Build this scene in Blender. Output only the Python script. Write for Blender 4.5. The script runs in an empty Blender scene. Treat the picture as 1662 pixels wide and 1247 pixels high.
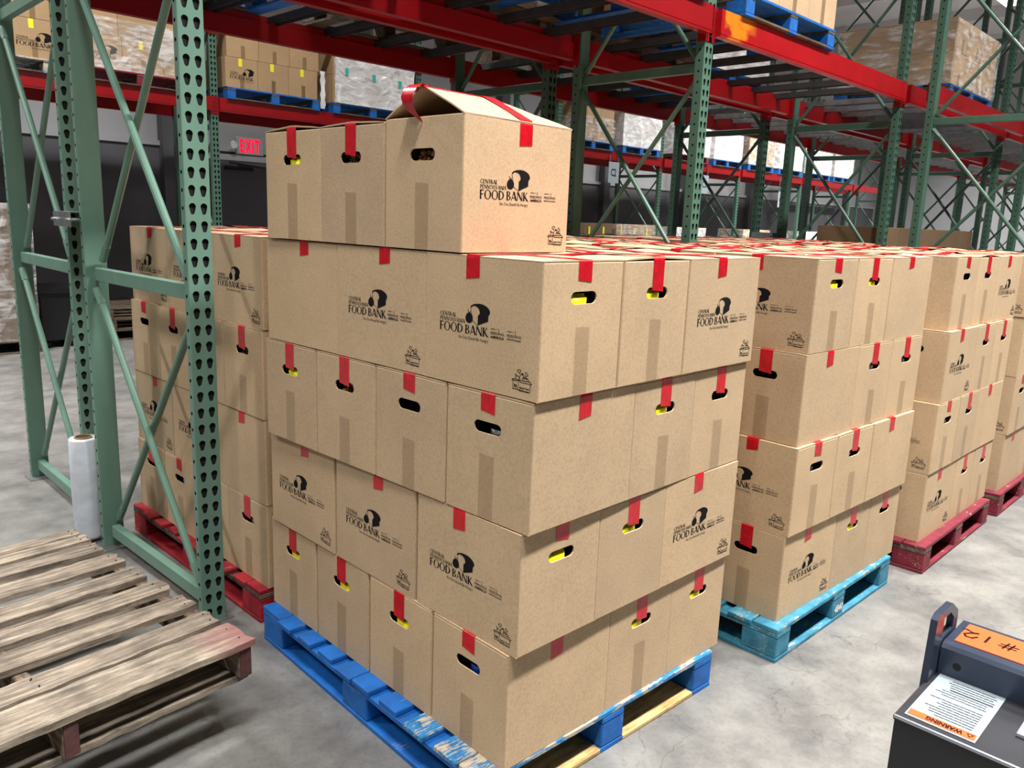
import bpy, bmesh, math, random
from math import pi, sin, cos, radians as RAD
from mathutils import Matrix, Vector

R = random.Random(7)
S = bpy.context.scene
COL = S.collection

# ------------------------------------------------------------------ camera
def Rz(a): return Matrix.Rotation(a, 4, 'Z')
def Rx(a): return Matrix.Rotation(a, 4, 'X')
cam = bpy.data.cameras.new('camera')
cam.sensor_width = 36.0
cam.lens = 1308.09 / 1662 * 36.0
cam.clip_end = 200
camo = bpy.data.objects.new('camera', cam)
COL.objects.link(camo)
camo.matrix_world = Matrix.Translation((-1.3303, -1.2308, 1.5253)) @ Rz(RAD(-45.5842)) @ Rx(RAD(78.4404)) @ Rz(RAD(2.1385))
S.camera = camo

# ------------------------------------------------------------------ world, exposure
w = bpy.data.worlds.new('world'); S.world = w; w.use_nodes = True
w.node_tree.nodes['Background'].inputs[0].default_value = (0.8, 0.86, 1.0, 1)
w.node_tree.nodes['Background'].inputs[1].default_value = 0.25
S.view_settings.view_transform = 'Standard'
S.view_settings.look = 'None'
S.view_settings.gamma = 1.0
S.view_settings.use_curve_mapping = False
S.view_settings.exposure = 0.0

# ------------------------------------------------------------------ lamps (ceiling fixtures of the aisles)
CEIL = 6.9
LAMPS = []
for i, x in enumerate((-4.5, -1.5, 1.5, 4.5, 7.5, 10.5, 14.5, 19, 23.5)):
    LAMPS.append((x, -1.6, (100, 200, 330, 330, 190, 110, 110, 150, 200)[i], 'near aisle', i))
for i, x in enumerate((-4.5, -1.0, 3.0, 7.0, 11.0, 15.0, 19.0, 23.0)):
    LAMPS.append((x, 5.9 if x < 16 else 4.4, (330, 330, 110, 60, 130, 420, 520, 520)[i], 'far aisle', i))

# ------------------------------------------------------------------ materials
def srgb(r, g, b):
    def f(c):
        c /= 255.0
        return c / 12.92 if c <= 0.04045 else ((c + 0.055) / 1.055) ** 2.4
    return (f(r), f(g), f(b), 1)

class NT:
    def __init__(s, name):
        s.m = bpy.data.materials.new(name); s.m.use_nodes = True
        s.t = s.m.node_tree; s.b = s.t.nodes['Principled BSDF']
    def n(s, typ, **k):
        nd = s.t.nodes.new(typ)
        for a, v in k.items():
            if a in ('op',): nd.operation = v
            elif hasattr(nd, a) and a not in nd.inputs: setattr(nd, a, v)
            else: nd.inputs[a].default_value = v
        return nd
    def l(s, a, b): s.t.links.new(a, b)
    def coords(s, scale=(1, 1, 1), kind='Object', jitter=True):
        tc = s.n('ShaderNodeTexCoord'); mp = s.n('ShaderNodeMapping')
        mp.inputs['Scale'].default_value = scale
        s.l(tc.outputs[kind], mp.inputs['Vector'])
        if jitter:
            oi = s.n('ShaderNodeObjectInfo'); mu = s.n('ShaderNodeVectorMath', op='SCALE')
            mu.inputs[0].default_value = (37, 53, 71); s.l(oi.outputs['Random'], mu.inputs['Scale'])
            s.l(mu.outputs[0], mp.inputs['Location'])
        return mp.outputs[0]
    def noise(s, vec, scale, detail=3, rough=0.6):
        nd = s.n('ShaderNodeTexNoise', Scale=scale, Detail=detail, Roughness=rough)
        s.l(vec, nd.inputs['Vector']); return nd.outputs['Fac']
    def ramp(s, fac, stops):
        r = s.n('ShaderNodeValToRGB'); e = r.color_ramp.elements
        while len(e) < len(stops): e.new(0.5)
        for i, (p, c) in enumerate(stops): e[i].position = p; e[i].color = c
        s.l(fac, r.inputs[0]); return r.outputs[0]
    def mix(s, fac, a, b, mode='MIX'):
        m = s.n('ShaderNodeMix'); m.data_type = 'RGBA'; m.blend_type = mode
        for k, v in ((0, fac), (6, a), (7, b)):
            if hasattr(v, 'links'): s.l(v, m.inputs[k])
            else: m.inputs[k].default_value = v
        return m.outputs[2]
    def bump(s, h, strength=0.2, dist=0.002):
        b = s.n('ShaderNodeBump', Strength=strength, Distance=dist)
        s.l(h, b.inputs['Height']); s.l(b.outputs[0], s.b.inputs['Normal'])
    def col(s, c):
        if hasattr(c, 'links'): s.l(c, s.b.inputs['Base Color'])
        else: s.b.inputs['Base Color'].default_value = c
    def rough(s, r): s.b.inputs['Roughness'].default_value = r
    def metal(s, r): s.b.inputs['Metallic'].default_value = r

BW0, BW1 = (0, 0, 0, 1), (1, 1, 1, 1)

def simple(name, c, rough=0.6, metal=0.0, var=0.0, nscale=8, emit=None):
    m = NT(name)
    if var:
        f = m.noise(m.coords(), nscale, 4)
        c2 = tuple(x * (1 - var) for x in c[:3]) + (1,)
        c3 = tuple(min(1, x * (1 + var * .6)) for x in c[:3]) + (1,)
        m.col(m.ramp(f, [(0.3, c2), (0.7, c3)]))
    else: m.col(c)
    m.rough(rough); m.metal(metal)
    if emit:
        m.b.inputs['Emission Color'].default_value = emit[0]; m.b.inputs['Emission Strength'].default_value = emit[1]
    return m.m

def kraft(name, base, flute=True):
    m = NT(name)
    v = m.coords()
    f1 = m.noise(v, 6, 3); f2 = m.noise(v, 150, 3, .7); 
    d = tuple(x * .93 for x in base[:3]) + (1,); h = tuple(min(1, x * 1.05) for x in base[:3]) + (1,)
    c = m.ramp(f1, [(.3, d), (.7, h)])
    sp = m.ramp(f2, [(.30, (.84, .82, .80, 1)), (.52, BW1), (.72, (1.08, 1.08, 1.08, 1))])
    c = m.mix(1.0, c, sp, 'MULTIPLY')
    oi = m.n('ShaderNodeObjectInfo')
    tint = m.ramp(oi.outputs['Random'], [(0, (.90, .90, .91, 1)), (.5, (1, .99, .98, 1)), (1, (1.05, 1.04, 1.01, 1))])
    c = m.mix(1.0, c, tint, 'MULTIPLY')
    m.col(c); m.rough(.78)
    wv = m.n('ShaderNodeTexWave', Scale=55.0, Distortion=1.2); wv.bands_direction = 'DIAGONAL'
    sc = m.n('ShaderNodeVectorMath', op='MULTIPLY'); sc.inputs[1].default_value = (1, 1, 0.0)
    m.l(v, sc.inputs[0]); m.l(sc.outputs[0], wv.inputs['Vector'])
    m.bump(wv.outputs['Fac'], .10, .0008)
    return m.m

def paint(name, c, wood=(.42, .30, .17, 1), wear=.62, dark=.55):
    m = NT(name)
    v = m.coords((1, 1, 1)); vs = m.coords((3, 22, 22))
    g = m.noise(vs, 6, 5, .65)
    big = m.noise(v, 9, 5, .7)
    cd = tuple(x * dark for x in c[:3]) + (1,)
    pc = m.ramp(m.noise(v, 14, 4), [(.3, cd), (.65, c)])
    wc = m.ramp(g, [(.3, tuple(x * .5 for x in wood[:3]) + (1,)), (.7, wood)])
    mask = m.ramp(m.mix(.45, big, g), [(wear - .03, BW0), (wear + .03, BW1)])
    m.col(m.mix(mask, pc, wc)); m.rough(.62)
    m.bump(g, .4, .003)
    return m.m

def wood(name, a, b, c2, axis=0):
    m = NT(name)
    sc = [26, 26, 26]; sc[axis] = 2.2
    v = m.coords(tuple(sc))
    g = m.noise(v, 2.2, 6, .7)
    big = m.noise(m.coords((2, 2, 2)), 5, 4)
    c = m.ramp(g, [(.32, a), (.5, b), (.66, c2)])
    st = m.ramp(big, [(.28, (.55, .54, .53, 1)), (.55, BW1), (.8, (1.12, 1.08, 1.0, 1))])
    c = m.mix(1.0, c, st, 'MULTIPLY')
    fn = m.noise(m.coords((4, 4, 4)), 18, 4, .8)
    c = m.mix(1.0, c, m.ramp(fn, [(.25, (.72, .7, .68, 1)), (.45, BW1)]), 'MULTIPLY')
    oi = m.n('ShaderNodeObjectInfo')
    c = m.mix(1.0, c, m.ramp(oi.outputs['Random'], [(0, (.82, .82, .83, 1)), (1, (1.08, 1.04, .99, 1))]), 'MULTIPLY')
    m.col(c); m.rough(.8); m.bump(g, .5, .003)
    return m.m

def powder(name, c, rough=.38, var=.12):
    m = NT(name)
    f = m.noise(m.coords((1, 1, .35), jitter=False), 6, 4)
    c2 = tuple(x * (1 - var) for x in c[:3]) + (1,); c3 = tuple(min(1, x * (1 + var)) for x in c[:3]) + (1,)
    m.col(m.ramp(f, [(.3, c2), (.7, c3)])); m.rough(rough)
    return m.m

def concrete(name):
    m = NT(name)
    v = m.coords(jitter=False)
    big = m.noise(v, .55, 5, .62); mid = m.noise(v, 3.5, 6, .68); fine = m.noise(v, 60, 4, .75)
    c = m.ramp(mid, [(.28, srgb(88, 88, 88)), (.5, srgb(122, 121, 118)), (.70, srgb(144, 143, 138))])
    c = m.mix(1.0, c, m.ramp(big, [(.3, (.74, .74, .77, 1)), (.62, (1.04, 1.03, 1.01, 1))]), 'MULTIPLY')
    c = m.mix(1.0, c, m.ramp(fine, [(.3, (.78, .78, .78, 1)), (.5, BW1)]), 'MULTIPLY')
    # fine wandering cracks and scuffs
    wn = m.n('ShaderNodeTexNoise', Scale=3.0, Detail=5.0)
    m.l(v, wn.inputs['Vector'])
    ad = m.n('ShaderNodeVectorMath', op='MULTIPLY_ADD'); ad.inputs[1].default_value = (.35, .35, .35)
    m.l(wn.outputs['Color'], ad.inputs[0]); m.l(v, ad.inputs[2])
    vo = m.n('ShaderNodeTexVoronoi', Scale=5.5); vo.feature = 'DISTANCE_TO_EDGE'
    m.l(ad.outputs[0], vo.inputs['Vector'])
    cr = m.ramp(vo.outputs['Distance'], [(0, BW1), (.014, BW0)])
    brk = m.ramp(m.noise(v, 2.6, 4), [(.50, BW0), (.60, (.55, .55, .55, 1))])
    m.col(m.mix(m.mix(1.0, cr, brk, 'MULTIPLY'), c, srgb(58, 56, 54)))
    sc = m.n('ShaderNodeTexNoise', Scale=9.0, Detail=6.0); m.l(v, sc.inputs['Vector'])
    rr = m.n('ShaderNodeMapRange'); rr.inputs['To Min'].default_value = .22; rr.inputs['To Max'].default_value = .6
    m.l(sc.outputs['Fac'], rr.inputs['Value']); m.l(rr.outputs[0], m.b.inputs['Roughness'])
    m.bump(mid, .08, .004)
    return m.m

def film(name, tint=(.92, .94, .96, 1), alpha=.10, hi=.55):
    m = NT(name)
    v = m.coords((1, 1, 1))
    d = m.n('ShaderNodeTexNoise', Scale=3.0, Detail=3.0, Distortion=1.6); m.l(v, d.inputs['Vector'])
    st = m.noise(m.coords((1.2, 1.2, 5)), 5, 3, .5)
    m.col(tint); m.rough(.14)
    al = m.ramp(m.mix(.5, d.outputs['Fac'], st), [(.46, (alpha,) * 3 + (1,)), (.60, (hi,) * 3 + (1,))])  # denser streaks painted in as highlights on the film
    m.l(al, m.b.inputs['Alpha']); m.bump(d.outputs['Fac'], .8, .05)
    return m.m

M = {}
M['kraft'] = kraft('kraft_board', srgb(194, 167, 133))
M['kraft_in'] = simple('kraft_inside', srgb(150, 122, 90), .9)
M['kraft_old'] = kraft('kraft_board_brown', srgb(176, 146, 108))
M['kraft_dark'] = kraft('kraft_board_dark', srgb(112, 88, 62))
M['ink'] = simple('black_ink', srgb(30, 28, 29), .95)
M['ink'].node_tree.nodes['Principled BSDF'].inputs['Specular IOR Level'].default_value = .05
def tape_mat():
    m = NT('red_tape')
    f = m.noise(m.coords((1, 1, 1)), 40, 3)
    m.col(m.ramp(f, [(.35, srgb(176, 8, 26)), (.65, srgb(205, 14, 34))]))
    m.rough(.30); m.bump(m.noise(m.coords((1, 1, .4)), 55, 2), .5, .002)
    return m.m
M['tape'] = tape_mat()
def clear_tape():
    m = NT('clear_tape')
    m.col(srgb(150, 124, 90)); m.rough(.2)
    m.b.inputs['Alpha'].default_value = .24
    m.bump(m.noise(m.coords((1, 1, .6)), 60, 3), .6, .002)
    return m.m
M['clear'] = clear_tape()
def yellow_pack():
    m = NT('yellow_pack')
    v = m.coords((40, 40, 1), jitter=False)
    wv = m.n('ShaderNodeTexWave', Scale=160.0, Distortion=6.0); wv.bands_direction = 'Z'
    m.l(m.coords((1, 1, 1)), wv.inputs['Vector'])
    f = m.noise(m.coords((1, 1, 1)), 45, 2)
    mk = m.mix(1.0, m.ramp(wv.outputs['Fac'], [(.25, BW1), (.35, BW0)]), m.ramp(f, [(.52, BW0), (.56, BW1)]), 'MULTIPLY')
    m.col(m.mix(mk, srgb(250, 244, 18), srgb(60, 50, 10))); m.rough(.35)
    m.b.inputs['Emission Color'].default_value = (0, 0, 0, 1)
    return m.m
M['yellow'] = yellow_pack()
M['yellow_note'] = simple('yellow_note', srgb(240, 228, 40), .7)
M['can'] = simple('tin_can', srgb(205, 208, 210), .25, .7)
M['beans'] = simple('mixed_beans', srgb(150, 105, 62), .5, 0, .7, 60)
M['blue_pack'] = simple('blue_pack', srgb(25, 70, 165), .3)
M['blue'] = paint('blue_paint', srgb(8, 104, 190), wear=.64, dark=.62)
M['blue_worn'] = paint('blue_paint_worn', srgb(30, 128, 190), (.62, .52, .36, 1), wear=.50)
M['teal'] = paint('light_blue_paint', srgb(58, 140, 168), (.50, .42, .30, 1), wear=.58, dark=.5)
M['redp'] = paint('red_paint', srgb(170, 22, 40), (.55, .36, .26, 1), wear=.62, dark=.5)
M['maroon'] = paint('maroon_paint', srgb(128, 26, 48), (.50, .34, .22, 1), wear=.60, dark=.5)
M['rawwood'] = wood('raw_wood', srgb(150, 115, 70), srgb(205, 172, 112), srgb(226, 198, 140))
M['greywood'] = wood('weathered_wood', srgb(84, 74, 64), srgb(136, 124, 110), srgb(180, 168, 150))
def stained():
    m = wood('weathered_wood_stained', srgb(88, 78, 66), srgb(146, 134, 118), srgb(192, 180, 160)).copy()
    t = m.node_tree; b = t.nodes['Principled BSDF']; lk = b.inputs['Base Color'].links[0].from_socket
    tc = t.nodes.new('ShaderNodeTexCoord'); sx = t.nodes.new('ShaderNodeSeparateXYZ'); t.links.new(tc.outputs['Object'], sx.inputs[0])
    nz = t.nodes.new('ShaderNodeTexNoise'); nz.inputs['Scale'].default_value = 9
    ad = t.nodes.new('ShaderNodeMath'); ad.operation = 'MULTIPLY_ADD'; ad.inputs[1].default_value = .12
    t.links.new(nz.outputs['Fac'], ad.inputs[0]); t.links.new(sx.outputs['X'], ad.inputs[2])
    r = t.nodes.new('ShaderNodeMapRange'); r.inputs['From Min'].default_value = -.10; r.inputs['From Max'].default_value = .04; r.inputs['To Max'].default_value = .55
    t.links.new(ad.outputs[0], r.inputs['Value'])
    mx = t.nodes.new('ShaderNodeMix'); mx.data_type = 'RGBA'; t.links.new(r.outputs[0], mx.inputs[0]); t.links.new(lk, mx.inputs[6]); mx.inputs[7].default_value = srgb(150, 78, 86)
    t.links.new(mx.outputs[2], b.inputs['Base Color']); return m
M['stained'] = stained()
M['greywoody'] = wood('weathered_wood_stringer', srgb(74, 62, 54), srgb(120, 104, 90), srgb(160, 145, 125), 1)
M['endgrain'] = simple('maroon_end_grain', srgb(84, 50, 48), .8, 0, .4, 60)
M['palletgrey'] = wood('dull_shaded_board', srgb(60, 52, 44), srgb(92, 80, 66), srgb(128, 112, 92))  # wood darkened so the shade under pallets sits in the colour
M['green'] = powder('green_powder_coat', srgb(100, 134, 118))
M['slot_shade'] = simple('dark_slot_shade', srgb(10, 11, 11), .9)  # near-black, stands in for the shade inside the posts
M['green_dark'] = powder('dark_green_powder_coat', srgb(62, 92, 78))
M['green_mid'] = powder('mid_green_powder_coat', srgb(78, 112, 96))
M['beam'] = powder('red_powder_coat', srgb(140, 6, 15), .34, .10)  # red lowered to put the under-rack shade into the paint
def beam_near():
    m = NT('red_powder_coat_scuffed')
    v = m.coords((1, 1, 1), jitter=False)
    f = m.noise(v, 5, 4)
    c = m.ramp(f, [(.3, srgb(150, 7, 17)), (.7, srgb(166, 10, 21))])  # same paint, kept brighter than the other beams as if better lit
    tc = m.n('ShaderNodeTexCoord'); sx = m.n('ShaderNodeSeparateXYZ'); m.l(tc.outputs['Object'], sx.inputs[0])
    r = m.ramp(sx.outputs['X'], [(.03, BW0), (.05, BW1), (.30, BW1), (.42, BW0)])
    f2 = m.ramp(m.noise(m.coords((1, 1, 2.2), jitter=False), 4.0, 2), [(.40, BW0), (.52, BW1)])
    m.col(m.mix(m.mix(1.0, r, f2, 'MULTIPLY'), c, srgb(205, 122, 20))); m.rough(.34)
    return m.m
M['beam_patch'] = beam_near()
M['galv'] = simple('galvanised_steel', srgb(176, 178, 180), .34, .85, .25, 14)
M['darkbar'] = simple('dull_shaded_steel', srgb(64, 64, 66), .5, .2, .3, 9)  # dark grey steel, set darker to carry the shade under the decks
M['floor'] = concrete('concrete')
M['wall'] = simple('wall_paint', srgb(172, 172, 175), .8, 0, .06, 1)
M['wall_dark'] = simple('wall_paint_dark', srgb(92, 92, 97), .75, 0, .06, 1)  # wall tone darkened for rack shade and to cut bounce off unseen walls
M['ceiling'] = simple('ceiling_paint', srgb(208, 208, 210), .8, 0, .05, 1)
M['steelgrey'] = simple('grey_steel', srgb(52, 56, 62), .9)
M['white'] = simple('white_plastic', srgb(225, 228, 230), .5)
M['paper'] = simple('white_paper', srgb(146, 158, 164), .6)
def filmroll():
    m = NT('stretch_film_roll')
    f = m.noise(m.coords((2, 2, 3)), 5, 3)
    m.col(m.ramp(f, [(.3, srgb(196, 204, 214)), (.7, srgb(222, 227, 233))])); m.rough(.22)
    m.b.inputs['Subsurface Weight'].default_value = .15
    return m.m
M['roll'] = filmroll()
M['core'] = simple('cardboard_core', srgb(140, 116, 86), .8)
M['film'] = film('stretch_film')
M['film_white'] = film('stretch_film_white', (.96, .97, .98, 1), .62, .97)
M['black'] = simple('black_paint', srgb(26, 27, 30), .33, 0, .15, 5)
M['slate'] = simple('slate_blue_paint', srgb(50, 58, 76), .28, .2, .15, 5)
M['plate'] = simple('dark_cover_plate', srgb(50, 50, 55), .35, .2, .3, 7)
M['orange'] = simple('orange_label', srgb(226, 84, 12), .5)
M['rubber'] = simple('rubber', srgb(24, 24, 24), .8)
M['exit_red'] = simple('exit_letters', srgb(230, 10, 40), .5, emit=(srgb(255, 12, 50), 1.6))
M['lamp_face'] = simple('lamp_diffuser', (1, 1, 1, 1), .5, emit=((1, .98, .95, 1), 6))
M['cyan'] = simple('teal_print', srgb(60, 180, 175), .6)
M['lilac'] = simple('lilac_sheet', srgb(150, 150, 185), .6)
M['metal'] = simple('bare_metal_edge', srgb(190, 195, 205), .25, .8)
M['black_hole'] = simple('hole_shade', (0.006, 0.006, 0.006, 1), .8)  # near-black discs stand in for the shade inside holes
M['steel_deck'] = simple('wire_deck_steel', srgb(120, 122, 126), .4, .7)

# ------------------------------------------------------------------ mesh helpers
def mesh(name, verts, faces, mats, fm=None, smooth=False):
    me = bpy.data.meshes.new(name)
    me.from_pydata([tuple(v) for v in verts], [], faces)
    for m in (mats if isinstance(mats, (list, tuple)) else [mats]): me.materials.append(m)
    if fm: me.polygons.foreach_set('material_index', fm)
    if smooth: me.polygons.foreach_set('use_smooth', [True] * len(me.polygons))
    me.update()
    return me

def ob(name, me, parent=None, loc=(0, 0, 0), rot=(0, 0, 0)):
    o = bpy.data.objects.new(name, me); COL.objects.link(o)
    if parent is not None: o.parent = parent
    o.location = loc; o.rotation_euler = rot
    return o

def tag(o, label, cat, group=None, kind=None):
    o['label'] = label; o['category'] = cat
    if group: o['group'] = group
    if kind: o['kind'] = kind
    return o

def empty(name, loc=(0, 0, 0), rz=0.0, label=None, cat=None, group=None):
    o = bpy.data.objects.new(name, None); COL.objects.link(o)
    o.empty_display_size = .05
    o.location = loc; o.rotation_euler = (0, 0, rz)
    if label: tag(o, label, cat, group)
    return o

class MB:
    def __init__(s): s.v = []; s.f = []; s.m = []
    def box(s, x0, x1, y0, y1, z0, z1, mi=0, top=None, shift=None):
        b = len(s.v)
        s.v += [(x0, y0, z0), (x1, y0, z0), (x1, y1, z0), (x0, y1, z0), (x0, y0, z1), (x1, y0, z1), (x1, y1, z1), (x0, y1, z1)]
        s.f += [(b, b+3, b+2, b+1), (b+4, b+5, b+6, b+7), (b, b+1, b+5, b+4), (b+1, b+2, b+6, b+5), (b+2, b+3, b+7, b+6), (b+3, b, b+4, b+7)]
        s.m += [mi] * 6
    def tube(s, p, q, r, n=8, mi=0, cap=True, r2=None):
        p = Vector(p); q = Vector(q); d = (q - p).normalized()
        a = d.cross(Vector((0, 0, 1)) if abs(d.z) < .9 else Vector((1, 0, 0))).normalized(); c = d.cross(a)
        b = len(s.v); r2 = r if r2 is None else r2
        for k, (o, rr) in enumerate(((p, r), (q, r2))):
            for i in range(n):
                t = 2 * pi * i / n
                s.v.append(tuple(o + a * (rr * cos(t)) + c * (rr * sin(t))))
        for i in range(n):
            j = (i + 1) % n
            s.f.append((b + i, b + n + i, b + n + j, b + j)); s.m.append(mi)
        if cap:
            s.f.append(tuple(b + i for i in range(n))); s.f.append(tuple(b + n + i for i in reversed(range(n)))); s.m += [mi, mi]
    def quad(s, a, b_, c, d, mi=0):
        b = len(s.v); s.v += [a, b_, c, d]; s.f.append((b, b+1, b+2, b+3)); s.m.append(mi)
    def build(s, name, mats, smooth=False): return mesh(name, s.v, s.f, mats, s.m, smooth)

_bc = {}
def boxmesh(dx, dy, dz, mat, bev=.002, key=None):
    """box with its corner at the origin, bevelled edges, cached and shared"""
    k = (round(dx, 4), round(dy, 4), round(dz, 4), mat.name, bev)
    if k in _bc: return _bc[k]
    bm = bmesh.new(); bmesh.ops.create_cube(bm, size=1)
    for v in bm.verts: v.co = Vector(((v.co.x + .5) * dx, (v.co.y + .5) * dy, (v.co.z + .5) * dz))
    if bev: bmesh.ops.bevel(bm, geom=bm.edges[:], offset=bev, segments=1, affect='EDGES')
    me = bpy.data.meshes.new('board'); bm.to_mesh(me); bm.free(); me.materials.append(mat); _bc[k] = me
    return me

def fill_polys(loops):
    """triangulate outline + holes (list of 2D loops) -> verts2d, tris"""
    bm = bmesh.new(); es = []
    for lp in loops:
        vs = [bm.verts.new((x, y, 0)) for x, y in lp]
        es += [bm.edges.new((vs[i], vs[(i + 1) % len(vs)])) for i in range(len(vs))]
    bmesh.ops.triangle_fill(bm, edges=es, use_beauty=True, normal=(0, 0, 1))
    bm.verts.index_update()
    v = [(a.co.x, a.co.y) for a in bm.verts]
    f = []
    for t in bm.faces:
        ix = [a.index for a in t.verts]
        (x0, y0), (x1, y1), (x2, y2) = [v[i] for i in ix]
        if (x1 - x0) * (y2 - y0) - (x2 - x0) * (y1 - y0) < 0: ix.reverse()
        f.append(tuple(ix))
    bm.free()
    return v, f

# ------------------------------------------------------------------ printed lettering
class Ink:
    """flat print, drawn in metres on a plane: x right, y up"""
    def __init__(s): s.v = []; s.f = []
    def poly(s, pts):
        b = len(s.v); s.v += [(x, y) for x, y in pts]
        v, f = fill_polys([pts]); s.v = s.v[:b] + v; s.f += [tuple(b + i for i in t) for t in f]
    def quadstrip(s, a, c):
        b = len(s.v); n = len(a); s.v += list(a) + list(c)
        for i in range(n - 1): s.f.append((b + i, b + i + 1, b + n + i + 1, b + n + i))
    def line(s, pts, w):
        for (x0, y0), (x1, y1) in zip(pts, pts[1:]):
            dx, dy = x1 - x0, y1 - y0; L = math.hypot(dx, dy) or 1; nx, ny = -dy / L * w / 2, dx / L * w / 2
            ex, ey = dx / L * w * .3, dy / L * w * .3
            b = len(s.v)
            s.v += [(x0 - ex + nx, y0 - ey + ny), (x0 - ex - nx, y0 - ey - ny), (x1 + ex - nx, y1 + ey - ny), (x1 + ex + nx, y1 + ey + ny)]
            s.f.append((b, b + 1, b + 2, b + 3))
    def add(s, o, fn):
        b = len(s.v); s.v += [fn(x, y) for x, y in o.v]; s.f += [tuple(b + i for i in t) for t in o.f]

def G():
    T = {}
    def stem(k, x0, y0, x1, y1, w, fl=1.35):
        horiz = abs(x1 - x0) > abs(y1 - y0) * 1.5
        if horiz: nx, ny = 0, .5
        else: nx, ny = .5, 0
        a, b = [], []
        for t, g in ((0, fl), (.18, 1.06), (.5, 1), (.82, 1.06), (1, fl)):
            x = x0 + (x1 - x0) * t; y = y0 + (y1 - y0) * t
            a.append((x + nx * w * g, y + ny * w * g)); b.append((x - nx * w * g, y - ny * w * g))
        k.quadstrip(a, b)
    def arc(k, cx, cy, rx, ry, a0, a1, ts, tt, n=14):
        a, b = [], []
        for i in range(n + 1):
            t = RAD(a0 + (a1 - a0) * i / n); th = tt + (ts - tt) * abs(cos(t)) ** 1.5
            a.append((cx + rx * cos(t), cy + ry * sin(t)))
            b.append((cx + (rx - th) * cos(t), cy + (ry - tt - (th - tt) * .1) * sin(t)))
        k.quadstrip(a, b)
    def new(): return Ink()
    k = new(); stem(k, .12, 0, .12, 1, .16); stem(k, .1, .955, .50, .955, .08, 1.1); stem(k, .1, .53, .43, .53, .08, 1.1); T['F'] = (k, .54)
    k = new(); arc(k, .43, .5, .41, .52, 0, 360, .17, .06, 26); T['O'] = (k, .87)
    k = new(); stem(k, .12, 0, .12, 1, .16, 1.1); arc(k, .18, .5, .52, .5, -90, 90, .17, .07, 16); stem(k, .1, .965, .2, .965, .07, 1); stem(k, .1, .035, .2, .035, .07, 1); T['D'] = (k, .77)
    k = new(); stem(k, .12, 0, .12, 1, .16, 1.1); arc(k, .2, .76, .30, .24, -90, 90, .14, .06); arc(k, .2, .27, .36, .27, -90, 90, .15, .06); T['B'] = (k, .62)
    k = new(); stem(k, .06, 0, .34, 1, .07); stem(k, .66, 0, .34, 1, .18, 1.2); stem(k, .15, .30, .55, .30, .07, 1); T['A'] = (k, .73)
    k = new(); stem(k, .10, 0, .10, 1, .08); stem(k, .12, .98, .66, .02, .19, 1.1); stem(k, .68, 0, .68, 1, .08); T['N'] = (k, .80)
    k = new(); stem(k, .12, 0, .12, 1, .16); stem(k, .18, .48, .52, 1, .09); stem(k, .22, .55, .62, 0, .19, 1.2); T['K'] = (k, .70)
    k = new(); arc(k, .42, .5, .40, .52, 48, 312, .16, .07, 20); T['C'] = (k, .70)
    k = new(); stem(k, .12, 0, .12, 1, .16, 1.1)
    for yy, L in ((.96, .48), (.53, .42), (.04, .50)): stem(k, .1, yy, L, yy, .08, 1.1)
    T['E'] = (k, .55)
    k = new(); stem(k, .28, 0, .28, 1, .16); stem(k, .0, .96, .56, .96, .08, 1.2); T['T'] = (k, .58)
    k = new(); stem(k, .12, 0, .12, 1, .16, 1.1); arc(k, .2, .74, .32, .26, -90, 90, .14, .06); stem(k, .28, .5, .60, 0, .17, 1.2); T['R'] = (k, .64)
    k = new(); stem(k, .12, 0, .12, 1, .16, 1.1); arc(k, .2, .71, .34, .29, -90, 90, .14, .06); T['P'] = (k, .58)
    k = new(); stem(k, .12, 0, .12, 1, .16, 1.1); stem(k, .1, .04, .46, .04, .08, 1.2); T['L'] = (k, .50)
    k = new(); arc(k, .26, .75, .22, .26, 30, 270, .13, .07, 12); arc(k, .26, .25, .22, .27, -150, 90, .13, .07, 12); T['S'] = (k, .52)
    k = new(); stem(k, .30, 0, .30, .5, .15); stem(k, .03, 1, .30, .46, .15, 1.1); stem(k, .58, 1, .30, .46, .07, 1.2); T['Y'] = (k, .62)
    k = new(); stem(k, .04, 1, .33, 0, .17, 1.1); stem(k, .64, 1, .33, 0, .07, 1.2); T['V'] = (k, .68)
    k = new(); stem(k, .12, 0, .12, 1, .16); T['I'] = (k, .26)
    return T
GL = G()

def flared(ink, text, x, y, width, h, slope=0):
    tot = sum(GL[c][1] if c != ' ' else .22 for c in text); sx = width / tot; cx = 0
    for c in text:
        if c == ' ': cx += .22; continue
        g, adv = GL[c]
        ink.add(g, lambda u, v, cx=cx: (x + (u + cx) * sx, y + v * h)); cx += adv

_tc = {}
def sans(ink, text, x, y, width, h, bold=0.0):
    if (text, bold) not in _tc:
        cu = bpy.data.curves.new('t', 'FONT'); cu.body = text; cu.resolution_u = 2; cu.offset = bold
        o = bpy.data.objects.new('t', cu); COL.objects.link(o)
        dg = bpy.context.evaluated_depsgraph_get(); me = o.evaluated_get(dg).to_mesh()
        vs = [(v.co.x, v.co.y) for v in me.vertices]; fs = [tuple(p.vertices) for p in me.polygons]
        o.evaluated_get(dg).to_mesh_clear(); bpy.data.objects.remove(o); bpy.data.curves.remove(cu)
        _tc[(text, bold)] = (vs, fs)
    vs, fs = _tc[(text, bold)]
    x0 = min(v[0] for v in vs); x1 = max(v[0] for v in vs); y1 = .72
    b = len(ink.v); ink.v += [(x + (u - x0) / (x1 - x0) * width, y + v / y1 * h) for u, v in vs]
    ink.f += [tuple(b + i for i in t) for t in fs]

def ink_mesh(ink, name, fn, mat):
    return mesh(name, [fn(x, y) for x, y in ink.v], ink.f, mat)

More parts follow.
